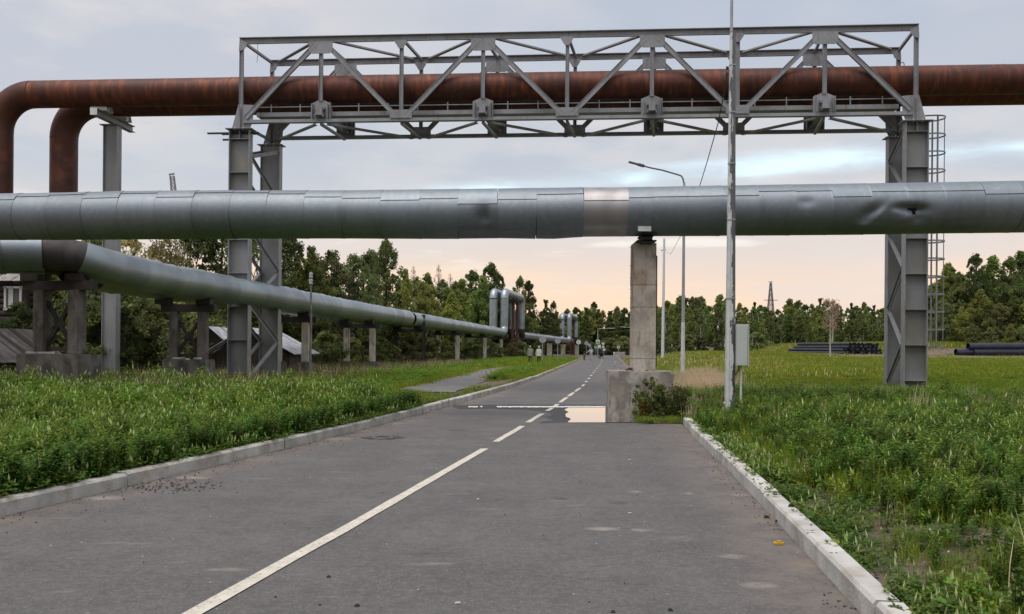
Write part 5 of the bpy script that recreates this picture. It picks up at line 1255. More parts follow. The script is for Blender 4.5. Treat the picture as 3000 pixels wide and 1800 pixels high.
var('spruce', 'spruce', 41, M['leaf_dark'], M['bark'], .26, 90, 12)
var('bush', 'bush', 51, M['leaf_olive'], M['bark'], .16, 150, 3.5); var('bush', 'bush', 52, M['leaf_dark'], M['bark'], .16, 160, 3.5); var('bush', 'bush', 53, M['leaf_olive'], M['bark'], .16, 120, 3.5)
var('dry', 'birch', 61, M['leaf_dry'], M['bark_w'], .13, 14, 10)
var('yellow', 'aspen', 71, M['leaf_yellow'], M['bark'], .20, 110, 7)
random.seed(99); rng = np.random.default_rng(99)
HV = {'near_dark': (9, 8), 'near_back': (8, 8), 'near_olive': (8, 8.5), 'birch': (11,)*3, 'aspen': (12,)*3, 'spruce': (12,), 'bush': (3.5,)*3, 'dry': (10,), 'yellow': (7,)}
def where(px):
    for lim, t in ((120, 'by the log house'), (300, 'left of the lone column'), (500, 'right of the lone column'), (700, 'by the left bridge tower'), (900, 'right of the left bridge tower'), (1150, 'past the insulator post'), (1330, 'near the yellowing tree'), (1435, 'left of the pipe loop'), (1560, 'behind the pipe loop'), (1650, 'between the pipe loops'), (1720, 'by the second pipe loop'), (1800, 'by the far lamp'), (1860, 'left of the pier'), (1950, 'right of the pier'), (2010, 'by the curved lamp'), (2130, 'left of the peeling pole'), (2200, 'right of the cabinet'), (2290, 'below the power tower'), (2370, 'left of the black heap'), (2480, 'over the black heap'), (2640, 'left of the right tower'), (2760, 'behind the ladder cage'), (2860, 'right of the ladder cage'), (2940, 'over the thick black pipes')):
        if px < lim: return t
    return 'at the right edge'
def tree(key, px, pytop, Y, label, group=None, wide=1.0, vi=None, zb=None, cat='tree', name=None):
    i = random.randrange(len(V_[key])) if vi is None else vi
    tr, crn = V_[key][i]; p = W(px, 900, Y); z = gz(p.x, min(Y, 240))-.05 if zb is None else zb
    if XL(min(Y, 260))-.5 < p.x < XR(min(Y, 260))+.5 and Y < ROAD_END: return
    h = W(px, pytop, Y).z-z; s = h/HV[key][i]
    if group and len(label.split()) < 12: label = label+', '+where(px)
    root = thing(name or {'spruce': 'spruce_tree', 'birch': 'birch_tree', 'bush': 'bush', 'dry': 'birch_tree', 'yellow': 'yellowing_tree', 'aspen': 'aspen_tree'}.get(key, 'willow_tree'), label, cat, (p.x, Y, z), group)
    root.rotation_euler = (0, 0, random.uniform(0, 6.28)); root.scale = (s*wide, s*wide, s)
    for nm, me in (('trunk', tr), ('crown', crn)):
        o = bpy.data.objects.new(nm, me); COL.objects.link(o); o.parent = root
    return root
# left, behind the twin pipelines
for px, py, Y, w in ((330, 660, 47, 1.0), (430, 655, 49, .9), (395, 700, 46, .8), (490, 690, 50, .8)):
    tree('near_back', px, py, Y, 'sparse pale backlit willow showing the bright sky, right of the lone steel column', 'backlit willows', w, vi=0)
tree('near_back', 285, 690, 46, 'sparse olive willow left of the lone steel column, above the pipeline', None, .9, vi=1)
for px, py, Y, w, lab in ((560, 640, 55, .9, 'dark willow directly left of the left bridge tower'), (650, 610, 57, .95, 'dark willow between the legs of the left bridge tower'), (760, 620, 56, .9, 'dark willow just behind the left bridge tower'), (845, 680, 58, .8, 'dark tree right of the left bridge tower, its top under the grey pipe')):
    tree('near_dark', px, py, Y, lab, None, w)
for px, py, Y, w, lab in ((905, 728, 56, .9, 'olive browning tree above the thin insulator post'), (975, 738, 60, .9, 'olive bushy tree left of the tall dark peak'), (1040, 748, 62, .8, 'olive bushy tree nearest left of the tall dark peak'), (1180, 792, 75, .7, 'olive tree right of the tall dark peak')):
    tree('near_olive', px, py, Y, lab, None, w)
tree('near_dark', 1130, 706, 66, 'tall dark tree making the highest peak left of the pipe loop', None, .75, vi=0)
tree('near_dark', 1085, 742, 70, 'dark tree filling in left of the highest peak', None, .8, vi=1)
for px, py, Y, k, vi in ((1215, 812, 92, 'birch', 2), (1250, 805, 96, 'birch', 0), (1290, 820, 98, 'birch', 2), (1330, 828, 100, 'birch', 0), (1235, 830, 90, 'aspen', 1), (1310, 845, 95, 'aspen', 2), (1265, 840, 91, 'aspen', 1)):
    tree(k, px, py, Y, 'mid green tree in the middle row', 'trees between the dark peak and the pipe loop', 1.0, vi)
for px, py, Y in ((1210, 783, 100), (1284, 778, 102), (1318, 805, 105)):
    tree('dry', px, py, Y, 'thin nearly bare birch rising above the green row', 'bare birches', .6)
tree('yellow', 1328, 860, 84, 'small yellowing tree left of the pipe loop', None, .9)
for px, py, Y, vi, w, lab in ((1352, 822, 128, 1, .95, 'leftmost tree of the dark clump behind the pipe loop'), (1385, 795, 130, 0, .95, 'second tree of the dark clump behind the pipe loop'), (1430, 775, 132, 0, 1.0, 'highest tree of the dark clump behind the pipe loop'), (1462, 800, 134, 0, .9, 'dark tree directly above the pipe loop'), (1410, 810, 126, 2, .9, 'greener tree in front of the dark clump by the pipe loop'), (1518, 813, 142, 0, .75, 'tall narrow dark tree right of the pipe loop'), (1549, 826, 145, 0, .75, 'dark tree sloping down beside the tall narrow one')):
    tree('aspen', px, py, Y, lab, None, w, vi)
tree('spruce', 1600, 876, 170, 'dark pointed tree between the two pipe loops', None, 1.1)
tree('aspen', 1618, 885, 175, 'dark round tree left of the second pipe loop', None, .8, 0)
G1 = 'far tree line at the end of the road'
for k in range(46):
    px = 1560+k*11+random.uniform(-5, 5); py = 915+14*math.sin(px*.021)+random.uniform(-16, 10); key = random.choice(['aspen', 'aspen', 'birch', 'spruce', 'aspen']); Y = random.uniform(222, 248)
    if 1660 < px < 1740: py += 5
    if px > 1800: py -= 18
    tree(key, px, py, Y, 'tree in the distant line closing off the road', G1, random.uniform(.9, 1.3), 0 if key == 'aspen' and random.random() < .6 else None, zb=0)
for k in range(26):
    px = 1530+k*17+random.uniform(-8, 8); Y = random.uniform(215, 225); tree('bush', px, 1000+random.uniform(-12, 10), Y, 'low bush at the foot of the distant tree line', 'far bushes', 1.4, zb=0, cat='bush')
# right of the pier
sky_r = [(1925, 893), (1960, 885), (2000, 898), (2030, 893), (2062, 886), (2115, 866), (2170, 890), (2215, 884), (2245, 900), (2280, 908), (2310, 878), (2340, 882), (2372, 892), (2402, 872), (2440, 880), (2490, 886), (2530, 888), (2565, 893), (2600, 898), (2640, 900), (2680, 890)]
for i, (px, py) in enumerate(sky_r):
    key, vi = random.choice([('aspen', 0), ('birch', 0), ('birch', 1), ('aspen', 1), ('birch', 2), ('spruce', 0)])
    tree(key, px+random.uniform(-5, 5), py, random.uniform(160, 172), 'tree in the back row on the right', 'right tree line, back row', 1.1, vi)
    tree('aspen', px+17, py+12, random.uniform(176, 188), 'dark tree rearmost on the right', 'right tree line, rear', 1.2, 0)
    tree('birch', px+9, py+random.uniform(6, 34), random.uniform(138, 154), 'slender pale-trunked birch in the front row', 'right tree line, front row', 1.0)
    tree('birch', px-9, py+random.uniform(10, 50), random.uniform(132, 142), 'slender pale-trunked birch in the front row', 'right tree line, front row', 1.0)
    if px > 2230: tree('aspen', px, py+random.uniform(40, 75), random.uniform(118, 130), 'bushy olive tree before the right-hand birches', 'bushy trees before the birches', 1.2, random.choice([1, 2]))
    tree('bush', px+random.uniform(-12, 12), 985+random.uniform(-12, 8), random.uniform(122, 136), 'low bush under the right-hand birches', 'bushes under the right-hand birches', 1.3, cat='bush')
tree('dry', 2440, 878, 118, 'pinkish half-bare birch left of the right bridge tower', None, 1.3)

for px, py, Y, key, vi, w, lab in ((2705, 850, 94, 'birch', 2, 1.2, 'leafy tree seen through the ladder cage'), (2735, 838, 90, 'birch', 1, 1.2, 'tree at the left edge of the tall right-hand group'), (2780, 776, 86, 'aspen', 1, .95, 'tall tree just right of the ladder cage'), (2815, 800, 84, 'aspen', 0, .9, 'dark tree between the first two peaks of the right-hand group'), (2852, 748, 85, 'aspen', 0, .95, 'dark tall peak of the right-hand group'), (2905, 752, 88, 'aspen', 2, 1.0, 'green tree in the middle of the right-hand group'), (2950, 757, 84, 'aspen', 0, 1.0, 'dark tree near the right edge of the photo'), (2992, 738, 86, 'aspen', 2, 1.0, 'tree cut by the right edge of the photo'), (3040, 745, 84, 'aspen', 0, 1.0, 'dark tree at the extreme right edge')):
    tree(key, px, py, Y+6, lab, None, w*.95, vi)
for px, py, Y in ((2760, 880, 80), (2820, 900, 78), (2880, 850, 80), (2925, 890, 79), (2970, 870, 80), (3010, 880, 79), (2850, 950, 76), (2900, 960, 75), (2960, 950, 76), (3000, 960, 75), (2740, 940, 84), (2790, 955, 78)):
    tree('near_olive', px, py, Y+8, 'bushy olive undergrowth tree', 'right undergrowth', 1.15)
# understorey on the left
for k in range(30):
    px = 300+k*34+random.uniform(-12, 12); Y = np.interp(px, [300, 700, 1000, 1300], [40, 50, 62, 100])+random.uniform(-2, 4); Y = max(Y, 55) if 470 < px < 960 else Y
    tree('bush' if k % 3 else 'near_olive', px, np.interp(px, [300, 1000, 1300], [860, 905, 950])+random.uniform(-25, 20), Y, 'dark shrub in the thicket behind the pipelines', 'thicket behind the pipelines', 1.2, cat='bush', name='shrub')
for k in range(16):
    px = 60+k*30+random.uniform(-8, 8)
    if px < 480 and not 150 < px < 240: tree('bush' if k % 2 else 'near_dark', px, 895+random.uniform(-30, 30), 37+random.uniform(0, 6), 'dark shrub under the nearest part of the pipeline', 'shrubs under the near pipeline', 1.2, cat='bush', name='shrub')
for px, py, Y in ((110, 810, 47), (150, 800, 46), (205, 820, 48), (240, 800, 50)):
    tree('near_olive', px, py-40, Y, 'olive tree between the log house and the nearest trestle', 'trees by the log house', 1.0)
for k in range(18):
    px = 960+k*35+random.uniform(-10, 10); Y = float(np.interp(px, [960, 1300, 1480, 1600], [50, 78, 118, 150]))
    tree('bush', px, np.interp(px, [960, 1600], [985, 1010])+random.uniform(-12, 8), Y, 'low shrub growing below the twin pipelines', 'low shrubs below the pipelines', 1.3, cat='bush', name='shrub')
# young staked tree at right
q = W(2432, 1060, 68); q.z = gz(q.x, q.y)
yt = thing('staked_sapling', 'thin pale sapling stem standing in a white stone on the right field', 'sapling', q)
mb = MB(); mb.tube([q, W(2432, 985, 68), W(2434, 900, 68)], [.07, .055, .015], 8); obj('trunk', mb, 'bark_w', yt)
V2, n2_ = leaf_cloud([tuple(W(2434+random.uniform(-22, 22), random.uniform(880, 965), 68)-q) for _ in range(34)], [.32]*34, 16, .11)
o = bpy.data.objects.new('crown', quads_mesh('crown', V2, n2_, M['leaf_dry'])); COL.objects.link(o); o.parent = yt
mb = MB(); s_ = W(2439, 1060, 67.6); s_.z = gz(s_.x, s_.y)
mb.hexa([s_+Vector(v) for v in ((-.36, -.3, -.05), (.36, -.3, -.05), (.36, .3, -.05), (-.36, .3, -.05), (-.33, -.27, .2), (.3, -.27, .3), (.33, .3, .26), (-.3, .27, .19))]); tag(obj('white_stone', mb, 'flake', bevel=.04), 'white painted stone at the foot of the thin sapling', 'stone')
# bush against the pier
def bush_at(name, label, c, n, R, per, leaf, m, h):
    t = thing(name, label, 'bush', c); cs = []; rs = []; mb = MB()
    for i in range(n):
        a = random.uniform(0, 6.28); f = random.random()**.6; p = Vector((math.cos(a)*R[0]*f, math.sin(a)*R[1]*f, random.uniform(.02, h)*(1-.35*f))); cs.append(tuple(p)); rs.append(random.uniform(.05, .11))
        mb.tube([Vector(c)+Vector((p.x*.3, p.y*.3, 0)), Vector(c)+p*.6+Vector((0, 0, .1)), Vector(c)+p], [.006, .005, .002], 4, caps=False)
    V, k = leaf_cloud(cs, rs, per, leaf); o = bpy.data.objects.new('foliage', quads_mesh('foliage', V, k, m)); COL.objects.link(o); o.parent = t
    obj('stem', mb, 'bark', t); return t
c = Vector((PBL.x+.95, PYB-.38, .02)); bush_at('leafy_bush', 'dense dark green bush growing against the front of the pier block', c, 95, (.50, .28, 0), 34, .055, M['leaf_green'], 1.02)
c = Vector((PBL.x+1.65, PYB-.1, .05)); bush_at('leafy_bush', 'dark bush at the right corner of the pier block', c, 75, (.45, .4, 0), 34, .05, M['leaf_dark'], .85)
c = Vector((PBL.x+.74, PYB-.50, .02)); bush_at('orange_bush', 'small orange-leaved sprig at the foot of the bush by the pier', c, 12, (.12, .08, 0), 16, .05, leafmat('orange_leaves', (.30, .15, .03), k=1), .5)
# grassy mud island right of the puddle
def mud():
    P = [(1862, 1236.5), (1900, 1240.5), (2004, 1241), (2012, 1226), (2000, 1215), (1930, 1210), (1868, 1220)]
    pts = [G(px, py, .012) for px, py in P]; vs = pts+[Vector((sum(p.x for p in pts)/7, sum(p.y for p in pts)/7+.2, .07))]
    mb = MB(); mb.add(vs, [(i, (i+1) % 7, 7) for i in range(7)]); tag(obj('mud_bank', mb, 'soil'), kind='structure')
mud()
# ------------------------------------------------------------------ ground vegetation (scattered, nobody could count it)
def proto(name, blades):
    """blades: list of (kind, params) -> single mesh with material slots"""
    vs, fs, mi = [], [], []; mats = []
    def slot(m):
        if m not in mats: mats.append(m)
        return mats.index(m)
    for b in blades: b(vs, fs, mi, slot)
    me = fastmesh(name, vs, fs, [M[m] for m in mats], mi); return bpy.data.objects.new(name, me)
def blade(x, y, h, w, lean, ang, m):
    def f(vs, fs, mi, slot):
        o = len(vs); c, s = math.cos(ang), math.sin(ang); px_, py_ = -s*w/2, c*w/2
        for t, k in ((0, 1), (.5, .8)):
            cx_, cy_ = x+c*lean*t*t, y+s*lean*t*t; vs.append((cx_-px_*k, cy_-py_*k, h*t)); vs.append((cx_+px_*k, cy_+py_*k, h*t))
        vs.append((x+c*lean, y+s*lean, h)); fs.extend([(o, o+1, o+3, o+2), (o+2, o+3, o+4)]); mi.extend([slot(m)]*2)
    return f
def leafq(p, a, size, m, up=.3):
    def f(vs, fs, mi, slot):
        o = len(vs); d = Vector((math.cos(a), math.sin(a), up)).normalized(); s = Vector((-math.sin(a), math.cos(a), random.uniform(-.3, .3)))
        p_ = Vector(p); vs.extend([tuple(p_), tuple(p_+d*size*.5+s*size*.28), tuple(p_+d*size), tuple(p_+d*size*.5-s*size*.28)]); fs.append((o, o+1, o+2, o+3)); mi.append(slot(m))
    return f
def spike(p, h, r, m, lean=(0, 0)):
    def f(vs, fs, mi, slot):
        o = len(vs); p_ = Vector(p); t = p_+Vector((lean[0], lean[1], h)); md = p_.lerp(t, .4)
        vs.append(tuple(p_)); 
        for k in range(4): vs.append(tuple(md+Vector((math.cos(k*1.571), math.sin(k*1.571), 0))*r))
        vs.append(tuple(t))
        for k in range(4): fs.append((o, o+1+(k+1) % 4, o+1+k)); fs.append((o+1+k, o+1+(k+1) % 4, o+5)); mi.extend([slot(m)]*2)
    return f
def leafy_plant(seed, h, n_stems, leafm, spikes, fl=None, spread=.16, lsz=.048):
    random.seed(seed); out = []
    for s in range(n_stems):
        a = random.uniform(0, 6.28); r = random.uniform(0, spread); x0, y0 = math.cos(a)*r*.4, math.sin(a)*r*.4; hh = h*random.uniform(.65, 1.1)
        tx, ty = math.cos(a)*r*1.3, math.sin(a)*r*1.3
        out.append(blade(x0, y0, hh, .008, math.hypot(tx-x0, ty-y0), a, leafm))
        k = int(14*hh/.45)
        for i in range(k):
            t = (i+1)/k; p = (x0+(tx-x0)*t*t, y0+(ty-y0)*t*t, hh*t)
            for q in range(3): out.append(leafq(p, random.uniform(0, 6.28), lsz*random.uniform(.7, 1.3), leafm, random.uniform(-.2, .7)))
        if random.random() < spikes: out.append(spike((tx, ty, hh*.97), random.uniform(.05, .11), .011, 'spike', (random.uniform(-.035, .035), random.uniform(-.035, .035))))
        elif fl and random.random() < .07: out.append(spike((tx, ty, hh*.98), .035, .014, fl))
    return out
def tuft(seed, n, h, sp, m, w=.009, lean=.5, m2=None):
    random.seed(seed)
    return [blade(random.gauss(0, sp), random.gauss(0, sp), h*random.uniform(.5, 1.1), w, h*lean*random.uniform(.1, 1), random.uniform(0, 6.28), (m2 if m2 and random.random() < .3 else m)) for _ in range(n)]
PR = [proto('p00_plant', leafy_plant(1, .46, 7, 'plant', .20)), proto('p01_plant', leafy_plant(2, .40, 8, 'plant2', .12)), proto('p02_plant', leafy_plant(3, .50, 6, 'plant', .34)),
      proto('p03_plant', leafy_plant(4, .38, 8, 'plant2', .1, 'yflower')), proto('p04_low', leafy_plant(5, .16, 7, 'plant2', .15, 'wflower', .2, .04)), proto('p05_low', leafy_plant(6, .2, 6, 'plant', .3, 'yflower', .2, .045)),
      proto('p06_grass', tuft(7, 46, .34, .09, 'grass', .009, .5, 'grass_y')), proto('p07_grass', tuft(8, 40, .26, .10, 'grass_y', .008, .5, 'grass')), proto('p08_dry', tuft(9, 30, .55, .10, 'grass_dry', .008, .35)),
      proto('p09_wide', tuft(10, 150, .32, .42, 'grass', .020, .45, 'grass_y')), proto('p10_wide', tuft(11, 150, .28, .42, 'grass_y', .020, .5, 'grass')), proto('p11_brown', tuft(12, 26, .6, .12, 'grass_brown', .009, .4, 'grass_dry')),
      proto('p12_far', tuft(13, 150, .35, 1.1, 'grass', .055, .45, 'grass_y')), proto('p13_far', tuft(14, 150, .3, 1.1, 'grass_y', .055, .5, 'grass_dry')),
      proto('p14_clover', leafy_plant(15, .14, 10, 'plant2', .0, None, .25, .05)),
      proto('p15_dense', leafy_plant(16, .30, 14, 'plant', .0, 'yflower', .5, .09)+tuft(17, 60, .34, .35, 'grass', .016, .4, 'plant')),
      proto('p16_drywide', tuft(18, 120, .55, .4, 'grass_dry', .013, .3))]
pc = bpy.data.collections.new('plant_prototypes')
for p in PR: pc.objects.link(p)
random.seed(5)
def scatter(name, label, cat, pts, coll=None):
    """pts: list of (x,y,z,idx,scale)"""
    me = bpy.data.meshes.new(name); me.from_pydata([(p[0], p[1], p[2]) for p in pts], [], [])
    for nm, ty, dat in (('idx', 'INT', [p[3] for p in pts]), ('scl', 'FLOAT', [p[4] for p in pts]), ('rot', 'FLOAT', [random.uniform(0, 6.28) for _ in pts])):
        a = me.attributes.new(nm, ty, 'POINT'); a.data.foreach_set('value', np.array(dat, dtype=np.int32 if ty == 'INT' else np.float32))
    o = bpy.data.objects.new(name, me); COL.objects.link(o); tag(o, label, cat, None, 'stuff')
    ng = bpy.data.node_groups.new(name, 'GeometryNodeTree'); ng.interface.new_socket('Geometry', in_out='INPUT', socket_type='NodeSocketGeometry'); ng.interface.new_socket('Geometry', in_out='OUTPUT', socket_type='NodeSocketGeometry')
    N, L = ng.nodes.new, ng.links.new; gi, go = N('NodeGroupInput'), N('NodeGroupOutput'); ip = N('GeometryNodeInstanceOnPoints'); ci = N('GeometryNodeCollectionInfo')
    ci.inputs['Collection'].default_value = coll or pc; ci.inputs['Separate Children'].default_value = True; ci.inputs['Reset Children'].default_value = True
    ip.inputs['Pick Instance'].default_value = True
    def attr(n, t): q = N('GeometryNodeInputNamedAttribute'); q.data_type = t; q.inputs[0].default_value = n; return q.outputs[0]
    L(gi.outputs[0], ip.inputs['Points']); L(ci.outputs[0], ip.inputs['Instance']); L(attr('idx', 'INT'), ip.inputs['Instance Index'])
    cbn = N('ShaderNodeCombineXYZ'); L(attr('rot', 'FLOAT'), cbn.inputs[2]); L(cbn.outputs[0], ip.inputs['Rotation']); L(attr('scl', 'FLOAT'), ip.inputs['Scale']); L(ip.outputs[0], go.inputs[0])
    md = o.modifiers.new('scatter', 'NODES'); md.node_group = ng; return o
wc = bpy.data.collections.new('woodland_prototypes')
for k_, (tr_, cr_) in enumerate(V_['aspen']+V_['birch']): wc.objects.link(bpy.data.objects.new(f'w{k_}_crown', cr_))
pyy = [p[1] for p in PATH]
def on_path(x, y, pad=.15):
    if y < 28.5 or y > 150: return False
    c = np.interp(y, pyy, [p[0] for p in PATH]); w = np.interp(y, pyy, [p[2] for p in PATH]); return abs(x-c) < w/2+pad
def bare(x, y):
    c = np.interp(y, [21.5, 24, 28, 34, 40, 47], [-3.3, -2.2, -2.0, -1.3, -.4, .6]); w = np.interp(y, [21.5, 24, 28, 34, 40, 47], [.5, 1.5, 3.4, 1.8, .8, .3])
    return 21.5 < y < 47 and abs(x-c) < w/2*random.uniform(.6, 1.05)
def inview(x, y, m=.06): return y > 3 and abs(x/y) < .5769+m
# unseen wood added behind the viewer to darken what faces it and its reflections
pts = []
for k in range(190):
    a = random.uniform(math.radians(95), math.radians(265)); r_ = random.uniform(20, 44); pts.append((math.sin(a)*r_*1.3, math.cos(a)*r_-4, 0, random.randrange(6), random.uniform(1.1, 1.6)))
scatter('unseen_shade_wood', 'unseen leafy trees added behind the viewer to shade the pipe fronts', 'shading_wood', pts, wc)
# dark depth of the far forest
pts = []
for k in range(420):
    px = random.uniform(1180, 2760); Y = random.uniform(250, 330) if px > 1560 else random.uniform(150, 215); p_ = W(px, 900, Y); pts.append((p_.x, Y, -3.0, random.choice([0, 0, 2, 3]), random.uniform(.75, .95)))
for k in range(200):
    px = random.uniform(2690, 3120); Y = random.uniform(96, 130); p_ = W(px, 900, Y); pts.append((p_.x, Y, -1.0, random.choice([0, 0, 2, 3]), random.uniform(.75, .95)))
for k in range(160):
    px = random.uniform(-150, 1180); Y = random.uniform(72, 100); p_ = W(px, 900, Y); pts.append((p_.x, Y, -2.5, random.choice([0, 0, 2, 3]), random.uniform(.65, .85)))
scatter('forest_depth', 'dark depth of the forest behind the front rows of trees', 'forest', pts, wc)
# 1 left flowering verge
pts = []
for _ in range(24000):
    y = random.uniform(5.5, 27); d = random.uniform(.24, 19); x = XL(y)-d
    if not inview(x, y, .08): continue
    if y > 18 and d < smooth((y-18)/8)*2.6 + random.uniform(-.2, .3): continue
    if y > 24+1.5*nz(x, y) and x > -9: continue
    s = random.uniform(.66, 1.02)*(.62+.38*smooth((d-.2)/1.0))*(1+.22*nz(x, y, 1.3))*(1.45 if random.random() < .03 else 1)
    s *= 1+.22*smooth((y-16)/6)
    n_ = nz(x, y, .8); i = random.choices([0, 1, 2, 3], [3, 2.2, 2.4+n_, 1.5 if n_ > .2 else .4])[0]
    if d < .5: i = random.choice([1, 4, 4, 1]); 
    pts.append((x, y, gz(x, y)-.02, i, s))
for _ in range(900):
    y = random.uniform(6, 22); x = XL(y)-random.uniform(.17, .4); pts.append((x, y, .1, random.choice([14, 4, 14, 1]), random.uniform(.7, 1.1)))
scatter('flowering_plants', 'lush green plants with pale spikes and yellow flowers filling the left verge', 'plants', pts)
# 2 brown dry stalks behind
pts = []
for _ in range(1500):
    x = random.uniform(-16, -7); y = random.uniform(23, 29)
    if inview(x, y) and x/y < -.37: pts.append((x, y, gz(x, y), 11, random.uniform(.7, 1.2)))
for _ in range(5200):
    y = random.uniform(26, 75); x = XL(y)-random.uniform(7, 20); 
    if inview(x, y) and not on_path(x, y): pts.append((x, y, gz(x, y), random.choice([11, 11, 10, 9, 15]), random.uniform(.8, 1.3)))
scatter('dry_weeds', 'brown dry weeds along the foot of the pipeline', 'weeds', pts)
# 3 left meadow beyond
pts = []
for _ in range(15000):
    y = 24+106*random.random()**1.25; x = XL(y)-random.uniform(.25, 1)*random.uniform(.3, 15+y*.04)
    if not inview(x, y) or on_path(x, y, .3+.2*random.random()) or bare(x, y): continue
    far = y > 70; i = random.choice([9, 9, 10, 15, 15, 6]) if not far else random.choice([9, 12, 15])
    if XL(y)-x < {9: .9, 10: .9, 15: .8, 12: 2.6}.get(i, .15): i = 6
    s = random.uniform(.7, 1.15)*(1.0 if y > 40 else .85)*(.55+.45*smooth((XL(y)-x)/1.2))
    if 26 < y < 46 and XL(y)-x < 4: s *= .8
    pts.append((x, y, gz(x, y)-.02, i, s))
for _ in range(2400):
    y = random.uniform(20, 34); x = XL(y)-random.uniform(.3, 4.8)
    if on_path(x, y) or (bare(x, y) and random.random() < .6): continue
    pts.append((x, y, gz(x, y)-.02, random.choice([4, 5, 6, 14]), random.uniform(.4, .9)))
scatter('meadow_grass', 'green grass and weeds between the pipeline and the road', 'grass', pts)
# 4 right field near: flowering plants and clover with gaps of bare soil
pts = []
for _ in range(24000):
    y = 3.4+24*random.random()**1.15; d = .06+9.5*random.random()**1.2; x = XR(y)+.15+d
    if not inview(x, y, .06): continue
    if abs(x-pb.x) < .18 and abs(y-pb.y) < .3: continue
    if y > PYB-.8 and x < PBR.x+.1 : continue
    n_ = nz(x, y, 1.6)+.4*nz(x, y, 4)
    if ((5.6 < y < 10.5 and d < .25+.9*smooth((10.5-y)/3)+.5*n_) or (y < 5.6 and 1.0 < d < 1.6+.4*n_)) and random.random() < .78: continue
    lush = smooth((d-.2)/1.6)
    i = random.choices([0, 1, 2, 4, 5, 6, 7, 14], [1.8*lush, 2.6*lush, 1.5*lush, 1.6, 1.0, 1.3, .8, 2.6])[0]
    if y > 15: i = random.choices([0, 1, 5, 6, 7, 14, 8], [.8, .9, 1.4, 2.4, 3.6, 1, .15])[0]
    if d < .35 and i in (6, 7): i = 14
    s = (random.uniform(.5, .9) if y < 15 else random.uniform(.6, .95))*(1+.25*nz(x, y, 1.7))*(1.35 if random.random() < .04 else 1)
    pts.append((x, y, gz(x, y)-.02, i, s))
for _ in range(22):
    y = random.uniform(5, 14); x = XR(y)+random.uniform(.5, 3); pts.append((x, y, gz(x, y), 11, random.uniform(.5, .9)))
scatter('clover_patch', 'low green clover and pale spiked flowers behind the right kerb', 'plants', pts)
# 5 right field
pts = []
for _ in range(26000):
    y = 23+120*random.random()**1.35; a = random.uniform(.14, .62); x = a*y
    if x < XR(y)+.2 or not inview(x, y, .05): continue
    if 25 < x < 61 and 67 < y < 84 and random.random() < .93: continue
    if PYB < y < PYB+1.4 and x < PBR.x+.1: continue
    n_ = nz(x, y, .35); green = x/y > .42
    if y < 45: i = random.choices([9, 10, 6, 7, 15], [4 if green else 1.3, 1 if green else 4, 1, 1, .5])[0]; s = random.uniform(.6, 1.05)*(.85 if green else .75)*(1+.2*nz(x, y, 1.1))
    else: i = random.choices([9, 10, 12, 13, 15], [3 if green else 1.6, 1.4 if green else 2.4, 3, 2 if not green else .6, .6])[0]; s = random.uniform(.7, 1.1)
    if x-XR(y) < {9: 1.0, 10: 1.0, 15: .9, 12: 2.8, 13: 2.8}.get(i, .2): i = 6
    pts.append((x, y, gz(x, y)-.02, i, s))
for _ in range(150):
    px = random.gauss(2062, 34); q = G(px, random.uniform(1092, 1138), .25)
    if 1985 < px < 2130: pts.append((q.x, q.y, gz(q.x, q.y), 16, random.uniform(.6, 1.1)))
scatter('field_grass', 'yellow-green grass of the right field with a dry straw patch by the lamp', 'grass', pts)
# 6 tufts on the mud right of the puddle
pts = []
for _ in range(420):
    px = random.uniform(1866, 2004); q = G(px, random.uniform(1214, 1239), .03); pts.append((q.x, q.y, .02, random.choice([4, 6, 14]), random.uniform(.3, .5)))
scatter('mud_grass', 'short dark grass between the pier block and the kerb end', 'grass', pts)
# ------------------------------------------------------------------ litter and small stones on the road
def clods():
    vs, fs = [], []; R = random.Random(8)
    def add(x, y, s):
        o = len(vs)
        for dz, k in ((0, 1), (s*.5, .55)):
            for q in range(5): a = q*1.2566+R.uniform(-.3, .3); vs.append((x+math.cos(a)*s*k, y+math.sin(a)*s*k*.8, .003+dz))
        for q in range(5): fs.append((o+q, o+(q+1) % 5, o+5+(q+1) % 5, o+5+q))
        fs.append(tuple(o+5+q for q in range(5)))
    for _ in range(900):
        y = R.uniform(5, 26); d = abs(R.gauss(0, .25))+.03; add(XL(y)+d, y, .003+.012*R.random()**2.5)
    cl_ = [R.uniform(4.5, 16) for _ in range(14)]
    for _ in range(420):
        y = R.choice(cl_)+R.gauss(0, .35); d = abs(R.gauss(0, .12))+.02; add(XR(y)-d, y, .002+.010*R.random()**2.5)
    for _ in range(260):   # patch of clods by the left kerb
        q = G(R.gauss(470, 90), R.gauss(1425, 10)); add(q.x, q.y, R.uniform(.006, .016))
    for _ in range(220):
        y = R.uniform(4.6, 20); x = R.uniform(XL(y), XR(y)); add(x, y, .0025+.009*R.random()**3)
    o = bpy.data.objects.new('grit', fastmesh('grit', vs, fs, [M['clod']])); COL.objects.link(o); tag(o, 'dark grit and small clods strewn along both kerbs', 'grit', None, 'stuff')
    vs.clear(); fs.clear()
    for _ in range(170):
        y = R.uniform(4.6, 18); x = R.uniform(XL(y)+.3, XR(y)); add(x, y, R.uniform(.003, .009))
    o = bpy.data.objects.new('pale_chips', fastmesh('pale_chips', vs, fs, [M['chip']])); COL.objects.link(o); tag(o, 'pale chips and bits of litter scattered on the asphalt', 'litter', None, 'stuff')
clods()
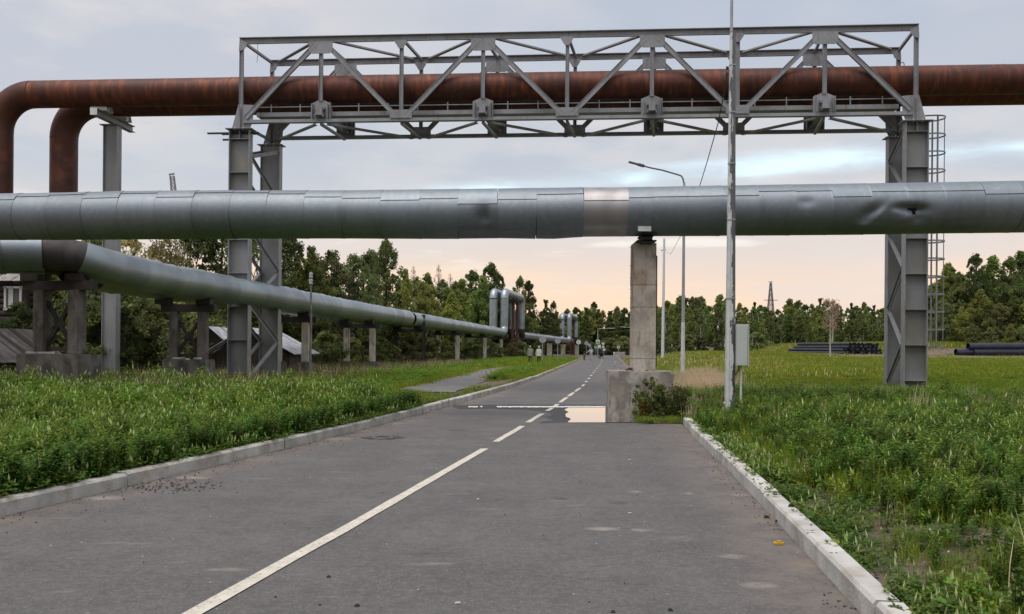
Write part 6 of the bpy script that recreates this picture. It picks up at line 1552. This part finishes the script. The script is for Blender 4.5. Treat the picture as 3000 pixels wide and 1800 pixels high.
def crumbs():
    vs, fs = [], []; R = random.Random(18)
    for _ in range(1500):
        y = R.uniform(4.2, 12); d = .2+2.2*R.random()**1.3; x = XR(y)+d; s_ = .004+.016*R.random()**3; o = len(vs); z = gz(x, y)
        for dz, k in ((-.005, 1), (s_*.7, .5)):
            for q in range(4): a = q*1.57+R.uniform(-.5, .5); vs.append((x+math.cos(a)*s_*k*R.uniform(.7, 1.6), y+math.sin(a)*s_*k, z+dz))
        for q in range(4): fs.append((o+q, o+(q+1) % 4, o+4+(q+1) % 4, o+4+q))
        fs.append((o+4, o+5, o+6, o+7))
    o = bpy.data.objects.new('soil_crumbs', fastmesh('soil_crumbs', vs, fs, [M['rubble'], M['clod']], [0 if (i//5) % 3 == 0 else 1 for i in range(len(fs))])); COL.objects.link(o); tag(o, 'crumbs of soil and small stones behind the right kerb', 'soil', None, 'stuff')
crumbs()
q = G(2281, 1596); mb = MB(); mb.box(q+Vector((0, 0, .012)), (.075, .045, .022), .15); mb.box(q+Vector((.002, 0, .026)), (.05, .03, .008), .15)
t = tag(obj('yellow_wrapper', mb, 'yellow', bevel=.004), 'small yellow piece of litter on the asphalt near the right kerb', 'litter')
for px, py, s, lab in ((1341, 1771, .02, 'white scrap at the bottom centre of the road'), (1844, 1349, .022, 'white scrap on the right lane nearest the puddle'), (1845, 1506, .018, 'white scrap in the middle of the right lane'), (1400, 1465, .016, 'white scrap just right of the centre line')):
    q = G(px, py); mb = MB(); mb.box(q+Vector((0, 0, .008)), (s*1.8, s, .012), .4); tag(obj('paper_scrap', mb, 'chip', bevel=.002), lab, 'litter')
for px, py, s in ((1964, 1790, .018), (1796, 1795, .016), (1046, 1777, .018), (963, 1692, .016), (2246, 1518, .03), (2277, 1530, .025), (2318, 1485, .03)):
    q = G(px, py); 
    if py < 1500 and px > 2300: q = G(px, py, .15)
    mb = MB(); mb.hexa([q+Vector(v)*s for v in ((-1, -.7, 0), (.9, -.8, 0), (1, .7, 0), (-.8, .8, 0), (-.5, -.4, .9), (.5, -.5, .8), (.6, .4, .7), (-.4, .5, .9))]); tag(obj('clod', mb, 'clod'), 'single dark clod lying on the asphalt or kerb', 'clod', 'single clods')
for pts_, lab in (([(1870+x, 1735+x*.02) for x in (0, 40)], 'a'),): pass
# storm drain by the left kerb
q = G(1121, 1283); dr = thing('storm_drain', 'round storm drain in a dark patch by the left kerb', 'drain', q)
mb = MB(); n = 28; vs = []
for r_, z in ((.19, .006), (.175, .018), (.15, .018), (.14, -.05)):
    for k in range(n): vs.append(q+Vector((math.cos(6.283*k/n)*r_, math.sin(6.283*k/n)*r_, z)))
mb.add(vs, [(i*n+k, i*n+(k+1) % n, (i+1)*n+(k+1) % n, (i+1)*n+k) for i in range(3) for k in range(n)]); obj('rim', mb, 'galv_d', dr)
mb = MB(); mb.tube([q+Vector((0, 0, .005)), q+Vector((0, 0, .007))], .14, n); obj('drain_hole', mb, 'core', dr)
mb = MB(); mb.add([q+Vector((math.cos(6.283*k/40)*(.34+.08*math.sin(k*1.7)), math.sin(6.283*k/40)*(.30+.08*math.cos(k*2.3)), .004)) for k in range(40)], [tuple(range(40))]); obj('asphalt_patch', mb, mat('fresh_asphalt_patch', (.045, .043, .044), .85), dr, fixn=False)
print('objects', len(bpy.data.objects))
